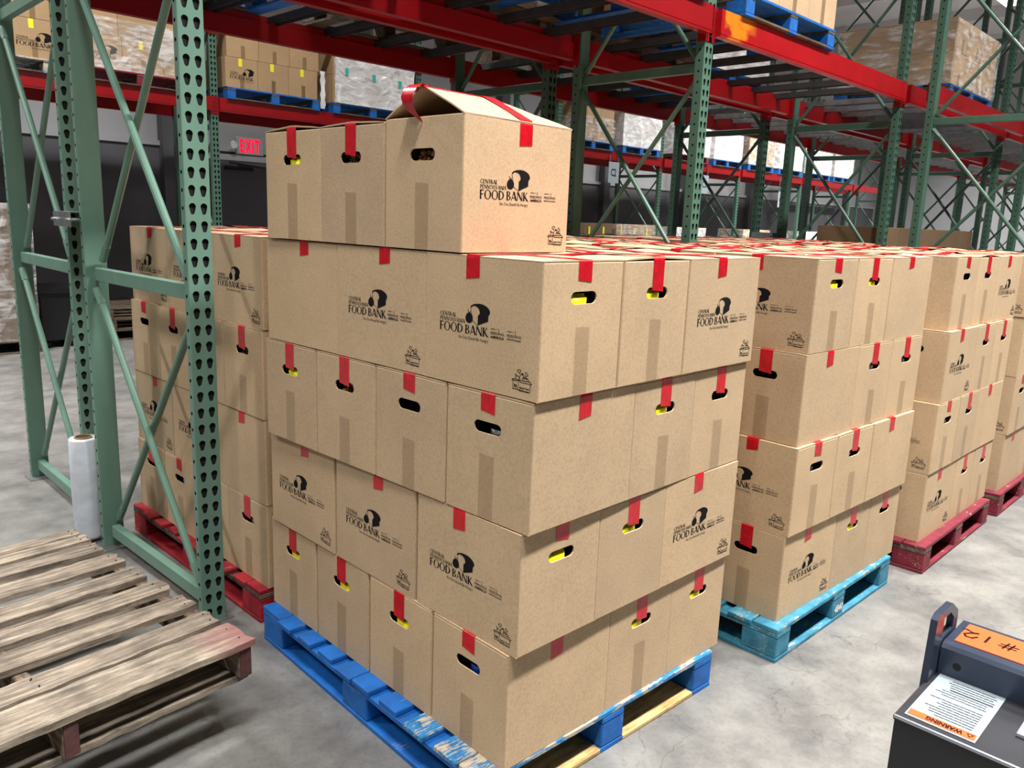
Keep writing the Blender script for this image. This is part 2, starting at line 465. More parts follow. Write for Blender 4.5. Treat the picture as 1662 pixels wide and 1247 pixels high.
def make_logo():
    k = Ink()
    X0, Y0 = .060, .132
    def P(px, py): return (X0 + (px - 150) / 625 * .177, Y0 + (570 + .045 * (px - 150) - py) * .0001875)
    flared(k, 'FOOD BANK', X0, Y0, .177, .0222)
    flared(k, 'PENNSYLVANIA', X0 + .001, Y0 + .0250, .093, .0098)
    flared(k, 'CENTRAL', X0 + .001, Y0 + .0375, .061, .0100)
    k.poly([P(*p) for p in [(553, 212), (570, 198), (600, 185), (650, 178), (700, 183), (745, 205), (775, 235), (790, 270), (787, 298), (770, 325), (770, 395), (640, 462), (642, 332), (660, 316), (665, 290), (655, 250), (632, 224), (602, 211), (577, 214), (560, 236), (553, 232)]])
    k.line([P(*p) for p in [(553, 215), (549, 250), (560, 285), (562, 330)]], .0013)
    k.line([P(575, 405), P(640, 462)], .0013)
    n = 20
    k.poly([P(533 + 47 * cos(2*pi*i/n) * (1 - .08 * sin(2*pi*i/n)), 373 - 70 * sin(2*pi*i/n)) for i in range(n)])
    k.line([P(516, 270), P(530, 312)], .0022); k.line([P(530, 310), P(552, 288)], .0016)
    x = .2445
    sans(k, 'FEEDING', x, .1415, .046, .0062, .01); sans(k, 'AMERICA', x, .1320, .046, .0064, .03)
    sans(k, 'MEMBER OF', x + .001, .1533, .022, .0022, .02); k.line([(x + .0275, .148), (x + .0275, .1575)], .0014)
    x = .300
    sans(k, 'FEEDING', x, .1415, .046, .0062, .01); sans(k, 'PENNSYLVANIA', x, .1342, .046, .0036, .03)
    sans(k, 'MEMBER OF', x + .001, .1533, .022, .0022, .02); k.line([(x + .0275, .148), (x + .0275, .1575)], .0014)
    sans(k, 'No One Should Be Hungry', .132, .1185, .105, .0078, .0)
    logo_ink = k; k = Ink()
    # little drawing of a filled carton, bottom right
    def Q(px, py): return (.321 + (px - 255) / 705 * .065, .014 + (1053 + (px - 600) * .12 * 0 - py + (px - 300) * .15) / 820 * .054)
    w_ = .0016
    L = lambda *p: k.line([Q(*a) for a in p], w_)
    L((300, 640), (300, 930)); L((300, 930), (500, 965), (890, 1050)); L((905, 760), (895, 1050)); L((487, 640), (487, 960))
    L((255, 615), (290, 572), (470, 590), (510, 615)); L((255, 615), (440, 650), (505, 620)); L((510, 610), (890, 660), (955, 755)); L((510, 610), (560, 690), (900, 745), (955, 755))
    L((380, 560), (385, 500), (430, 460), (490, 480), (520, 540), (520, 600)); L((370, 400), (410, 470)); L((390, 400), (420, 470))
    L((530, 600), (530, 480), (580, 400), (650, 390), (655, 450), (630, 600))
    k.poly([Q(*a) for a in [(575, 410), (590, 360), (640, 365), (665, 400), (650, 435)]])
    L((650, 540), (820, 570), (850, 650)); L((650, 500), (800, 545))
    L((440, 270), (490, 235), (545, 245), (560, 290), (515, 375), (450, 310), (440, 270)); L((720, 330), (705, 460), (760, 470), (810, 430), (740, 320))
    x, y = Q(335, 880); sans(k, 'PA', x, y, .011, .0080, .05)
    x, y = Q(525, 880); sans(k, 'Senior Food', x, y - .002, .031, .0046, .04)
    sans(k, 'Box Program', x, y - .0088, .031, .0046, .04)
    return logo_ink, k
LOGO, STAMP = make_logo()

# ------------------------------------------------------------------ cartons
CL, CE, CH = .4025, .3010, .3255
TH = .004
HZ = .2365         # handle slot centre height
def slot(cx, cz, w, h, n=6):
    r = h / 2; pts = []
    for i in range(n + 1):
        t = -pi / 2 + pi * i / n; pts.append((cx + w / 2 - r + r * cos(t), cz + r * sin(t)))
    for i in range(n + 1):
        t = pi / 2 + pi * i / n; pts.append((cx - w / 2 + r + r * cos(t), cz + r * sin(t)))
    return pts

def carton_body(handles=(True, True), H=CH - .005):
    a, b = CL / 2, CE / 2; r = .005
    V, F, FM = [], [], []
    def add(vs, fs, mi):
        o = len(V); V.extend(vs); F.extend([tuple(o + i for i in f) for f in fs]); FM.extend([mi] * len(fs))
    for sgn, hd in ((-1, handles[0]), (1, handles[1])):
        outer = [(-b + r, 0), (b - r, 0), (b - r, H - .003), (-b + r, H - .003)]
        inner = [(-b + TH, TH), (b - TH, TH), (b - TH, H - .003), (-b + TH, H - .003)]
        hole = slot(0, HZ, .097, .030)
        for loop, xx, flip, mi in ((outer, a, False, 0), (inner, a - TH, True, 1)):
            v, f = fill_polys([loop, hole] if hd else [loop])
            # local frame: u along +y ; normal of CCW (u,z) is +x
            vs = [(sgn * xx, sgn * u, z) for u, z in v] 
            if flip: f = [tuple(reversed(t)) for t in f]
            add(vs, f, mi)
        if hd:
            n = len(hole); vs = [(sgn * a, sgn * u, z) for u, z in hole] + [(sgn * (a - TH), sgn * u, z) for u, z in hole]
            add(vs, [((i + 1) % n, i, n + i, n + (i + 1) % n) for i in range(n)], 0)
    # long sides
    for s in (-1, 1):
        add([(-a + r, s * b, 0), (a - r, s * b, 0), (a - r, s * b, H), (-a + r, s * b, H)], [(0, 1, 2, 3) if s < 0 else (3, 2, 1, 0)], 0)
        add([(-a + TH, s * (b - TH), TH), (a - TH, s * (b - TH), TH), (a - TH, s * (b - TH), H), (-a + TH, s * (b - TH), H)], [(3, 2, 1, 0) if s < 0 else (0, 1, 2, 3)], 1)
        add([(-a + r, s * b, H), (a - r, s * b, H), (a - TH, s * (b - TH), H), (-a + TH, s * (b - TH), H)], [(0, 1, 2, 3) if s < 0 else (3, 2, 1, 0)], 0)
    # rounded vertical corners
    for sx in (-1, 1):
        for sy in (-1, 1):
            n = 3; ring = []
            for i in range(n + 1):
                t = pi / 2 * i / n; ring.append((sx * (a - r + r * cos(t)), sy * (b - r + r * sin(t))))
            vs = [(x, y, 0) for x, y in ring] + [(x, y, H) for x, y in ring]
            fs = [(i, i + 1, n + 1 + i + 1, n + 1 + i) for i in range(n)]
            if sx * sy < 0: fs = [tuple(reversed(f)) for f in fs]
            add(vs, fs, 0)
    # folded tops of the end walls
    for s in (-1, 1):
        pr = [(0, H - .003), (-.0012, H - .0008), (-.004, H), (-.05, H)]
        vs = []
        for y in (-b + .004, b - .004):
            vs += [(s * (a + dx), y, z) for dx, z in pr]
        fs = [(i, 4 + i, 5 + i, i + 1) for i in range(3)]
        if s < 0: fs = [tuple(reversed(f)) for f in fs]
        add(vs, fs, 0)
    add([(-a, -b, 0), (a, -b, 0), (a, b, 0), (-a, b, 0)], [(3, 2, 1, 0)], 0)
    add([(-a + TH, -b + TH, TH), (a - TH, -b + TH, TH), (a - TH, b - TH, TH), (-a + TH, b - TH, TH)], [(0, 1, 2, 3)], 1)
    return mesh('carton_body', V, F, [M['kraft'], M['kraft_in']], FM)

def flap_mesh(side, bow=0.0, gap=.0012):
    """one long top flap: hinge at y = side*CE/2, free edge near the centre line"""
    a, b = CL / 2, CE / 2; nx, ny = 8, 4; V, F = [], []
    z0 = CH - .0042
    for lay in (0, 1):
        for i in range(nx + 1):
            x = -a + .0005 + (2 * a - .001) * i / nx
            for j in range(ny + 1):
                t = j / ny; y = side * (b - .0005) * (1 - t) + side * gap * t
                e = abs(2 * i / nx - 1) ** 2
                z = z0 + bow * t * (.35 + .65 * e) - bow * .15 * t * t + (.0038 if lay else 0)
                if lay and j == 0: z -= .0016
                V.append((x, y, z))
    n = (nx + 1) * (ny + 1)
    for i in range(nx):
        for j in range(ny):
            q = (i * (ny + 1) + j, (i + 1) * (ny + 1) + j, (i + 1) * (ny + 1) + j + 1, i * (ny + 1) + j + 1)
            up = q if side < 0 else tuple(reversed(q))
            F.append(tuple(n + k for k in up)); F.append(tuple(reversed(up)))
    for j in range(ny):
        for i in (0, nx):
            k = i * (ny + 1) + j; F.append((k, k + 1, n + k + 1, n + k))
    for i in range(nx):
        for j in (0, ny):
            k = i * (ny + 1) + j; F.append((k, k + ny + 1, n + k + ny + 1, n + k))
    return mesh('flap', V, F, M['kraft'])

def ribbon(path, w, axis, off=0.0, skew=0.0, end_ragged=True):
    """tape following path of (u, z) pts; axis 'x': path in x-z, width along y; axis 'y' the other"""
    V, F = [], []
    n = len(path)
    for i, (u, z) in enumerate(path):
        du = skew * i / n
        for s in (-1, 1):
            q = off + du + s * w / 2
            zz = z + (.003 * s * (1 if i == 0 else -1) if i in (0, n - 1) and end_ragged else 0)
            V.append((u, q, zz) if axis == 'x' else (q, u, zz))
    for i in range(n - 1):
        f = (2 * i, 2 * i + 2, 2 * i + 3, 2 * i + 1)
        F.append(f if axis == 'x' else tuple(reversed(f)))
    return mesh('tape', V, F, M['tape'])

def seam_tape(d0, d1, bow=0, off=0):
    a = CL / 2 + .0009; zt = CH + .0008 + bow
    pts = [(-a, CH - d0), (-a, CH - .010), (-a, CH - .004), (-a + .0025, CH + .0006 + bow * .8), (-.1, zt), (0, zt - bow * .4), (.1, zt), (a - .0025, CH + .0006 + bow * .8), (a, CH - .004), (a, CH - .010), (a, CH - d1)]
    return ribbon(pts, .050, 'x', off)
def cross_tape(d, bow=0, off=-.005, skew=0):
    b = CE / 2 + .0009; zt = CH + .0016 + bow
    pts = [(-b, CH - d), (-b, CH - .008), (-b + .002, CH + .0008), (-.05, CH + .0016 + bow * .5), (0, zt), (.05, CH + .0016 + bow * .5), (b - .002, CH + .0008), (b, CH - .008), (b, CH - d * .8)]
    return ribbon(pts, .047, 'y', off, skew)

def pack_strip(h):
    V, F = [], []; a = CL / 2 + .0005
    for s in (-1,):
        o = len(V); V += [(s * a, -.026 * s, .0), (s * a, .026 * s, 0), (s * a, .026 * s, h), (s * a, -.026 * s, h + .003)]
        F.append((o, o + 1, o + 2, o + 3))
    return mesh('packing_tape', V, F, M['clear'])

def lump(dx, dy, dz, mat, bev=.008, name='contents'):
    bm = bmesh.new(); bmesh.ops.create_cube(bm, size=1)
    for v in bm.verts: v.co = Vector((v.co.x * dx, v.co.y * dy, v.co.z * dz))
    bmesh.ops.bevel(bm, geom=bm.edges[:], offset=bev, segments=3, affect='EDGES')
    for f in bm.faces: f.smooth = True
    me = bpy.data.meshes.new(name); bm.to_mesh(me); bm.free(); me.materials.append(mat); return me

def can_mesh(mat, r=.034, h=.09):
    mb = MB(); mb.tube((0, 0, -h / 2), (0, 0, h / 2), r, 20); mb.tube((0, 0, h / 2), (0, 0, h / 2 + .003), r + .001, 20)
    return mb.build('can', [mat])
def beans_mesh():
    mb = MB(); rr = random.Random(3)
    for i in range(40):
        c = Vector((rr.uniform(-.012, .012), rr.uniform(-.045, .045), rr.uniform(-.02, .012)))
        d = Vector((rr.uniform(-1, 1), rr.uniform(-1, 1), rr.uniform(-1, 1))).normalized() * .005
        mb.tube(c - d, c + d, .0052, 6)
    return mb.build('beans', [M['beans']])

BODY = carton_body()
BODY_NOH = carton_body((False, False))
FL = {b: (flap_mesh(-1, b), flap_mesh(1, b)) for b in (0.0, .007, .012)}
SEAM = {k: seam_tape(*k) for k in ((.084, .084, 0, 0), (.050, .06, 0, 0), (.084, .084, .007, 0), (.05, .06, .007, 0), (.084, .07, .012, 0))}
CROSS = {k: cross_tape(*k) for k in ((.055, 0, -.026, 0), (.062, 0, -.01, .01), (.045, .007, -.02, .02), (.066, .012, -.02, -.012), (.070, 0, .03, -.006), (.066, 0, -.02, 0))}
PSTRIP = [pack_strip(.165), pack_strip(.14), pack_strip(.155)]
LOGO_M = ink_mesh(LOGO, 'printed_logo', lambda x, y: (x - CL / 2 - .0018, -CE / 2 - .0005, y), M['ink'])
STAMP_M = ink_mesh(STAMP, 'printed_stamp', lambda x, y: (x - CL / 2 - .0018, -CE / 2 - .0005, y), M['ink'])
CONT = {'yellow': lump(.05, .075, .05, M['yellow']), 'white': lump(.05, .06, .05, M['white']), 'blue': can_mesh(M['blue_pack'], .034, .06), 'can': can_mesh(M['can']), 'beans': beans_mesh()}

def carton(loc, rz, label, group, logo=1, cont=None, tape='long', bow=0.0, cross=None, pack=0, name='carton', cshift=0, handles=True, body=None):
    o = empty(name, loc, rz, label, 'carton', group)
    ob('body', body or (BODY if handles else BODY_NOH), o)
    f = FL[bow]; ob('flap', f[0], o); ob('flap', f[1], o)
    sk = (.084, .084, bow, 0) if tape == 'long' else (.05, .06, bow, 0)
    if sk not in SEAM: sk = (.084, .07, .012, 0)
    ob('red_tape', SEAM[sk], o)
    ck = cross or ((.066, .012, -.02, -.012) if bow > .01 else (.045, .007, -.02, .02) if bow else (.055, 0, -.026, 0))
    ob('red_tape', CROSS[ck], o)
    if pack is not None: ob('packing_tape', PSTRIP[pack], o)
    if logo:
        ob('printed_logo', LOGO_M, o, rot=(0, 0, 0 if logo > 0 else pi)); ob('printed_stamp', STAMP_M, o, rot=(0, 0, 0 if logo > 0 else pi))
    if cont:
        if cont == 'yellow': ob('yellow_pack', CONT[cont], o, (-CL / 2 + TH + .0262, cshift, HZ - .0165))
        elif cont == 'white': ob('white_pack', CONT[cont], o, (-CL / 2 + TH + .032, cshift * .6, HZ - .02))
        elif cont == 'can': ob('tin_can', CONT[cont], o, (-CL / 2 + TH + .042, cshift, HZ - .052))
        elif cont == 'blue': ob('blue_can', CONT[cont], o, (-CL / 2 + TH + .040, cshift, HZ - .035))
        elif cont == 'beans': ob('beans', CONT[cont], o, (-CL / 2 + TH + .020, cshift, HZ - .004))
    return o

E_, L_ = .3048, .4064
def cells(kind):
    """(x, y, along) of the ten cartons of a layer; along 'x' or 'y'"""
    out = []
    if kind == 'A':
        for j in range(4): out.append((L_ / 2, E_ * (j + .5), 'x', ('L', j)))
        for i in range(2):
            for j in range(3): out.append((L_ + E_ * (i + .5), L_ * (j + .5), 'y', ('R', i + 1) if j == 0 else ('H', j * 2 + i)))
    else:
        for i in range(2):
            for j in range(3): out.append((E_ * (i + .5), L_ * (j + .5), 'y', ('L', j) if i == 0 else (('R', 1) if j == 0 else ('H', j))))
        for j in range(4): out.append((2 * E_ + L_ / 2, E_ * (j + .5), 'x', ('R', 2) if j == 0 else ('H', 4 + j)))
    return out

LAYN = ['bottom', 'second', 'third', 'top']
ORD = ['first', 'second', 'third', 'fourth']
def stack(layers, xf, name, zs, spec, nolabel_hidden=True, top_bow=True, rear=False, extra=''):
    """layers: kinds bottom to top; xf(n,x,y)->(X,Y,rz); spec[(n,side,idx)] = dict"""
    nl = len(layers); hid = MB(); topc = 0
    for n, kind in enumerate(layers):
        lay = LAYN[n] if nl == 4 else str(n)
        for (x, y, al, (side, idx)) in cells(kind):
            X, Y, rz = xf(n, x, y)
            jr = R.uniform(-.006, .006); 
            sp = dict(spec.get((n, side, idx), {}))
            both = (side == 'L' and idx == 0)
            is_end = (side == 'L' and al == 'x') or (side == 'R' and al == 'y')
            feat = sp.pop('feat', None)
            lg = sp.get('logo', None)
            if lg is None: lg = R.choice((1, 0)) if side != 'H' else 1
            cont = sp.get('cont', R.choice(('yellow', None, 'white', 'yellow')) if is_end and side != 'H' else None)
            if al == 'x': rot = rz; lgs = 1 if lg else 0
            else: rot = rz + pi / 2; lgs = -1 if lg else 0
            if side == 'L' and al == 'y' and lg == 0: lgs = 0
            cs = -.014 if al == 'x' else .014
            cont_w = {'yellow': 'yellow pack in its slot', 'white': 'pale pack in slot', 'can': 'tin can in its slot', 'blue': 'blue can in slot', 'beans': 'brown beans in its slot', None: 'dark empty slot'}[cont]
            pos = {'L': {0: 'at near corner', 1: 'second on left side', 2: 'third on left side', 3: 'fourth on left side'},
                   'R': {1: 'mid right side', 2: 'far right side'}}
            if n < nl - 1 and (side == 'H' or rear):
                dx_, dy_ = (CL, CE) if al == 'x' else (CE, CL); z0 = zs[n]; rot_ = Matrix.Rotation(rz, 2)
                b0 = len(hid.v); hid.box(-dx_ / 2, dx_ / 2, -dy_ / 2, dy_ / 2, z0, z0 + CH)
                for q in range(b0, b0 + 8):
                    v_ = rot_ @ Vector(hid.v[q][:2]); hid.v[q] = (v_.x + X, v_.y + Y, hid.v[q][2])
                continue
            if side == 'H' or rear:
                topc += 1
                lab = 'flat taped carton top, %s from the front in %s' % (['first', 'second', 'third', 'fourth', 'fifth', 'sixth', 'seventh', 'eighth', 'ninth', 'tenth'][topc - 1], name)
            elif False:
                if rear: lab = 'taped kraft cartons packed close in %s, only their tops seen' % name
                else: lab = 'taped kraft carton standing behind the outer ones in %s' % name
            else:
                face = 'food bank logo' if (not is_end and lg) else ('blank taped face' if not is_end else cont_w)
                lab = 'kraft carton with %s, %s, %s layer, %s' % (face, pos[side][idx], lay, name)
            bow = sp.get('bow', (R.choice((0.0, .007, .012)) if (n == nl - 1 and top_bow) else 0.0))
            kw = dict(logo=lgs, cont=cont, tape=sp.get('tape', 'long' if is_end else 'short'), bow=bow, pack=sp.get('pack', R.randrange(3)),
                      cross=sp.get('cross'), cshift=sp.get('cshift', cs))
            if side == 'H': kw['pack'] = None; kw['cont'] = None; kw['logo'] = 0
            if (n < nl - 1) and (side == 'H'): kw['handles'] = False
            carton((X, Y, zs[n] if isinstance(zs, (list, tuple)) else zs + n * .3268), rot + jr, lab, 'cartons of the ' + name, **kw)
    if hid.v:
        o = ob('inner_cartons', hid.build('inner_cartons', [M['kraft']])); tag(o, 'kraft cartons out of sight inside the ' + name, 'carton', None, 'stuff')

# ------------------------------------------------------------------ pallets
def block_pallet(loc, rz, label, mats, cat='pallet', group=None, W=1.016, D=1.219, H=.130, ends=None, dens=1, worn=None, nearb=None):
    """block pallet, corner at origin, deck boards run along x, 48 inch side along y"""
    o = empty('pallet', loc, rz, label, cat, group)
    pm, under = mats
    for i, x in enumerate((0, W / 2 - .05, W - .10)):
        ob('bottom_board', boxmesh(.10, D, .016, pm), o, (x, 0, 0))
    for y in (0, D - .10):
        if y == 0 and nearb: under_ = nearb
        else: under_ = under
        ob('bottom_board', boxmesh(W / 2 - .15, .095, .014, under_), o, (.10, y, .001)); ob('bottom_board', boxmesh(W / 2 - .15, .095, .014, under_), o, (W / 2 + .05, y, .001))
    for x in (0, W / 2 - .05, W - .10):
        for y in (0, D / 2 - .07, D - .14):
            ob('block', boxmesh(.10, .14, .078, pm, .004), o, (x + .001, y + .001, .016))
    for x in (0, W / 2 - .05, W - .10):
        ob('stringer_board', boxmesh(.098, D, .018, under if ends is None else ends), o, (x, 0, .094))
    ys = [(0, .10), (.104, .20), (.245, .335), (.385, .475), (.52, .612), (.616, .70), (.745, .83), (.87, .955), (1.0, 1.085), (1.09, D)]
    for i, (y0, y1) in enumerate(ys):
        m = pm
        if worn and i in worn: m = worn[i]
        ob('deck_board', boxmesh(W + .012 * (i % 3), y1 - y0, .018, m, .003), o, (-.006 * (i % 3), y0, .112))
    return o

def stringer_pallet(loc, rz, label, pm, group=None, W=1.016, D=1.219):
    """openings seen from the y = 0 side: stringers run along y"""
    o = empty('pallet', loc, rz, label, 'pallet', group)
    for x in (0, W / 2 - .02, W - .04): ob('stringer', boxmesh(.04, D, .09, pm), o, (x, 0, .016))
    for i in range(3): ob('bottom_board', boxmesh(W, .12, .016, pm), o, (0, i * (D - .12) / 2, 0))
    for i in range(7): ob('deck_board', boxmesh(W, .11, .018, pm), o, (0, i * (D - .11) / 6, .106))
    return o

# ------------------------------------------------------------------ room
def slab(name, x0, x1, y0, y1, z0, z1, mat, parent=None):
    mb = MB(); mb.box(x0, x1, y0, y1, z0, z1)
    o = ob(name, mb.build(name, [mat]), parent); o['kind'] = 'structure'; return o
X0, X1, Y0, Y1 = -7.5, 27.0, -7.0, 9.8
floor_o = slab('floor', X0 - .2, X1 + .2, Y0 - .2, Y1 + .2, -.2, 0, M['floor'])
slab('ceiling', X0 - .2, X1 + .2, Y0 - .2, Y1 + .2, CEIL, CEIL + .2, M['ceiling'])
wb = slab('wall_back', X0, X1, Y1, Y1 + .2, 0, CEIL, M['wall'])
slab('wall_right', X1, X1 + .2, Y0, Y1, 0, CEIL, M['wall'])
slab('wall_left', X0 - .2, X0, Y0, Y1, 0, CEIL, M['wall_dark'])
slab('wall_front', X0, X1, Y0 - .2, Y0, 0, CEIL, M['wall_dark'])
# lower panel (rack shade put into its colour), rails and ribs, back wall
mb = MB(); mb.box(X0, X1, Y1 - .03, Y1, 0, 2.3)
ob('wall_shade_panel', mb.build('wall_shade_panel', [M['wall_dark']]), wb)
mb = MB(); mb.box(X0, X1, Y1 - .06, Y1, 2.3, 2.36)
ob('wall_rail', mb.build('wall_rail', [M['wall']]), wb)
for i in range(11):
    mb = MB(); x = X0 + 1.5 + 3.05 * i; mb.box(x, x + .2, Y1 - .16, Y1, 0, CEIL)
    ob('wall_column', mb.build('wall_column', [M['wall_dark']]), wb)
ce = bpy.data.objects['ceiling']
for i in range(12):
    mb = MB(); x = X0 + 1.2 + 3.05 * i; mb.box(x, x + .12, Y0, Y1, CEIL - .28, CEIL)
    ob('ceiling_joist', mb.build('ceiling_joist', [M['ceiling']]), ce)
# saw-cut joint in the floor far right
mb = MB(); mb.box(2.2, 9, -1.952, -1.946, 0, .0006)
ob('floor_joint', mb.build('floor_joint', [M['rubber']]), floor_o)

# door under the exit sign
d = empty('door_1', (3.75, Y1 - .10, 0)); d['kind'] = 'structure'
mb = MB(); mb.box(0, 1.05, 0, .06, 0, 2.18); ob('door_leaf', mb.build('leaf', [M['wall_dark']]), d)
mb = MB(); mb.box(-.08, 0, -.01, .08, 0, 2.26); mb.box(1.05, 1.13, -.01, .08, 0, 2.26); mb.box(0, 1.05, -.01, .08, 2.18, 2.26)
ob('door_frame', mb.build('frame', [M['wall']]), d)
mb = MB(); mb.box(.25, .65, -.07, 0, 2.05, 2.10); mb.tube((.42, -.06, 2.12), (1.0, -.16, 2.08), .012); mb.tube((.3, -.05, 2.15), (1.0, -.16, 2.08), .012)
ob('door_closer', mb.build('closer', [M['black']]), d)
mb = MB(); mb.box(.08, .97, -.06, -.01, .98, 1.05); ob('push_bar', mb.build('bar', [M['metal']]), d)

# exit sign
e = empty('exit_sign', (4.38, Y1 - .13, 2.27), 0, 'lit EXIT sign with red letters on the dark back wall', 'sign')
ob('housing', boxmesh(.40, .06, .24, M['wall'], .006), e, (-.20, 0, 0))
k = Ink(); s = .034
def bar(x0, y0, x1, y1, w=.030): k.line([(x0, y0), (x1, y1)], w)
for yy in (.015, .085, .155): bar(.012, yy, .055, yy)
bar(.012, .0, .012, .17); bar(.088, .0, .150, .17); bar(.150, .0, .088, .17); bar(.187, .0, .187, .17); bar(.255, .0, .255, .17); bar(.220, .155, .292, .155)
ob('exit_letters', ink_mesh(k, 'exit_letters', lambda x, y: (x - .15, -.002, y + .035), M['exit_red']), e)
for s_ in (-1,):
    mb = MB(); mb.tube((-.26, -.02, .13), (-.28, -.09, .11), .045, 12); ob('emergency_lamp', mb.build('lamp', [M['white']]), e)

# fixtures
for (x, y, p, ai, i) in LAMPS:
    f = empty('ceiling_light', (x, y, CEIL - .42), 0, 'long white ceiling light hanging over the %s, %s from the left' % (ai, ['first', 'second', 'third', 'fourth', 'fifth', 'sixth', 'seventh', 'eighth', 'ninth'][i]), 'light', 'ceiling lights over the aisles')
    mb = MB(); mb.box(-.62, .62, -.2, .2, 0, .07); ob('housing', mb.build('housing', [M['white']]), f)
    mb = MB(); mb.box(-.6, .6, -.18, .18, -.012, 0); ob('diffuser', mb.build('diffuser', [M['lamp_face']]), f)
    mb = MB(); mb.tube((-.5, 0, .07), (-.5, 0, .42), .006); mb.tube((.5, 0, .07), (.5, 0, .42), .006); ob('hanger', mb.build('hanger', [M['galv']]), f)
    L = bpy.data.lights.new('lamp', 'AREA'); L.shape = 'RECTANGLE'; L.size = 1.2; L.size_y = .36; L.energy = p; L.spread = RAD(125); L.color = (1, .985, .965)
    lo = bpy.data.objects.new('lamp', L); COL.objects.link(lo); lo.parent = f; lo.location = (0, 0, -.02)

# ------------------------------------------------------------------ rack
PW, PD, PITCH = .090, .062, .0594
def upright_mesh(n=84, PD=.062):
    """front (-y) face with two columns of teardrop slots, round holes in both sides; front face at y=0, centred in x"""
    V, F = [], []
    def add(vs, fs): o = len(V); V.extend(vs); F.extend([tuple(o + i for i in f) for f in fs])
    def tear(cx, cz):
        p = []
        for i in range(9):
            t = RAD(-25 + 230 * i / 8); p.append((cx + .0122 * cos(t), cz + .0065 + .0122 * sin(t)))
        for i in range(5):
            t = RAD(180 + 180 * i / 4); p.append((cx + .0078 * cos(t), cz - .0125 + .0078 * sin(t)))
        return p
    w = PW / 2 - .004
    hs = [tear(-.019, PITCH / 2), tear(.021, PITCH / 2)]
    fv, ff = fill_polys([[(-w, 0), (w, 0), (w, PITCH), (-w, PITCH)]] + hs)
    d = PD / 2 - .004
    rh = [(.0068 * cos(2 * pi * i / 8), PITCH / 2 + .0068 * sin(2 * pi * i / 8)) for i in range(8)]
    sv, sf = fill_polys([[(-d, 0), (d, 0), (d, PITCH), (-d, PITCH)], rh])
    for k in range(n):
        z = k * PITCH
        add([(x, 0, zz + z) for x, zz in fv], ff)
        for h in hs:
            m_ = len(h); add([(x, 0, zz + z) for x, zz in h] + [(x, .003, zz + z) for x, zz in h], [((i + 1) % m_, i, m_ + i, m_ + (i + 1) % m_) for i in range(m_)])
        for s in (-1, 1):
            fs = sf if s > 0 else [tuple(reversed(f)) for f in sf]
            add([(s * PW / 2, PD / 2 + y, zz + z) for y, zz in sv], fs)
    H = n * PITCH
    w2, d2 = PW / 2, PD
    # rounded front corners, back corners, back face
    for s in (-1, 1):
        add([(s * w, 0, 0), (s * (w2 - .001), .001, 0), (s * w2, .004, 0), (s * w, 0, H), (s * (w2 - .001), .001, H), (s * w2, .004, H)], [(0, 1, 4, 3), (1, 2, 5, 4)] if s > 0 else [(3, 4, 1, 0), (4, 5, 2, 1)])
        add([(s * w2, d2 - .004, 0), (s * (w2 - .001), d2 - .001, 0), (s * w, d2, 0), (s * w2, d2 - .004, H), (s * (w2 - .001), d2 - .001, H), (s * w, d2, H)], [(0, 1, 4, 3), (1, 2, 5, 4)] if s > 0 else [(3, 4, 1, 0), (4, 5, 2, 1)])
    add([(-w, d2, 0), (w, d2, 0), (w, d2, H), (-w, d2, H)], [(3, 2, 1, 0)])
    add([(-w2, 0, H), (w2, 0, H), (w2, d2, H), (-w2, d2, H)], [(0, 1, 2, 3)])
    nf = len(F); q = .009  # added dark core that puts shade behind the slots
    a0, a1, b0_, b1 = -w2 + q, w2 - q, q, d2 - q
    add([(a0, b0_, .001), (a1, b0_, .001), (a1, b1, .001), (a0, b1, .001), (a0, b0_, H - .001), (a1, b0_, H - .001), (a1, b1, H - .001), (a0, b1, H - .001)],
        [(0, 1, 5, 4), (1, 2, 6, 5), (2, 3, 7, 6), (3, 0, 4, 7)])
    return mesh('upright', V, F, [M['green'], M['slot_shade']], [0] * nf + [1] * 4)
UPR = upright_mesh()
def recolour(me, mat):
    if mat is M['green']: return me
    c = me.copy(); c.materials[0] = mat; return c
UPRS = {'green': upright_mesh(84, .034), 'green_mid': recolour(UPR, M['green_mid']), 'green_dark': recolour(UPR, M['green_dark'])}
def brace_flat(L, mat, hgt=.055, t=.035):
    return boxmesh(t, L, hgt, mat, .003)
_dm = {}
def diag_mesh(L, dz, mat):
    k = (round(L, 3), round(dz, 3), mat.name)
    if k not in _dm: _dm[k] = _diag(L, dz, mat)
    return _dm[k]
def _diag(L, dz, mat):
    mb = MB(); l = math.hypot(L, dz)
    mb.tube((0, 0, 0), (0, L, dz), .0145, 10)
    # flattened ends
    for a, b in (((0, -.005, -.005 * dz / L), (0, .05, .05 * dz / L)), ((0, L - .05, dz * (1 - .05 / L)), (0, L + .005, dz))):
        mb.tube(a, b, .017, 6)
    me = mb.build('diag', [mat], False); return me
FOOT = boxmesh(.14, .12, .006, M['galv'], .001)
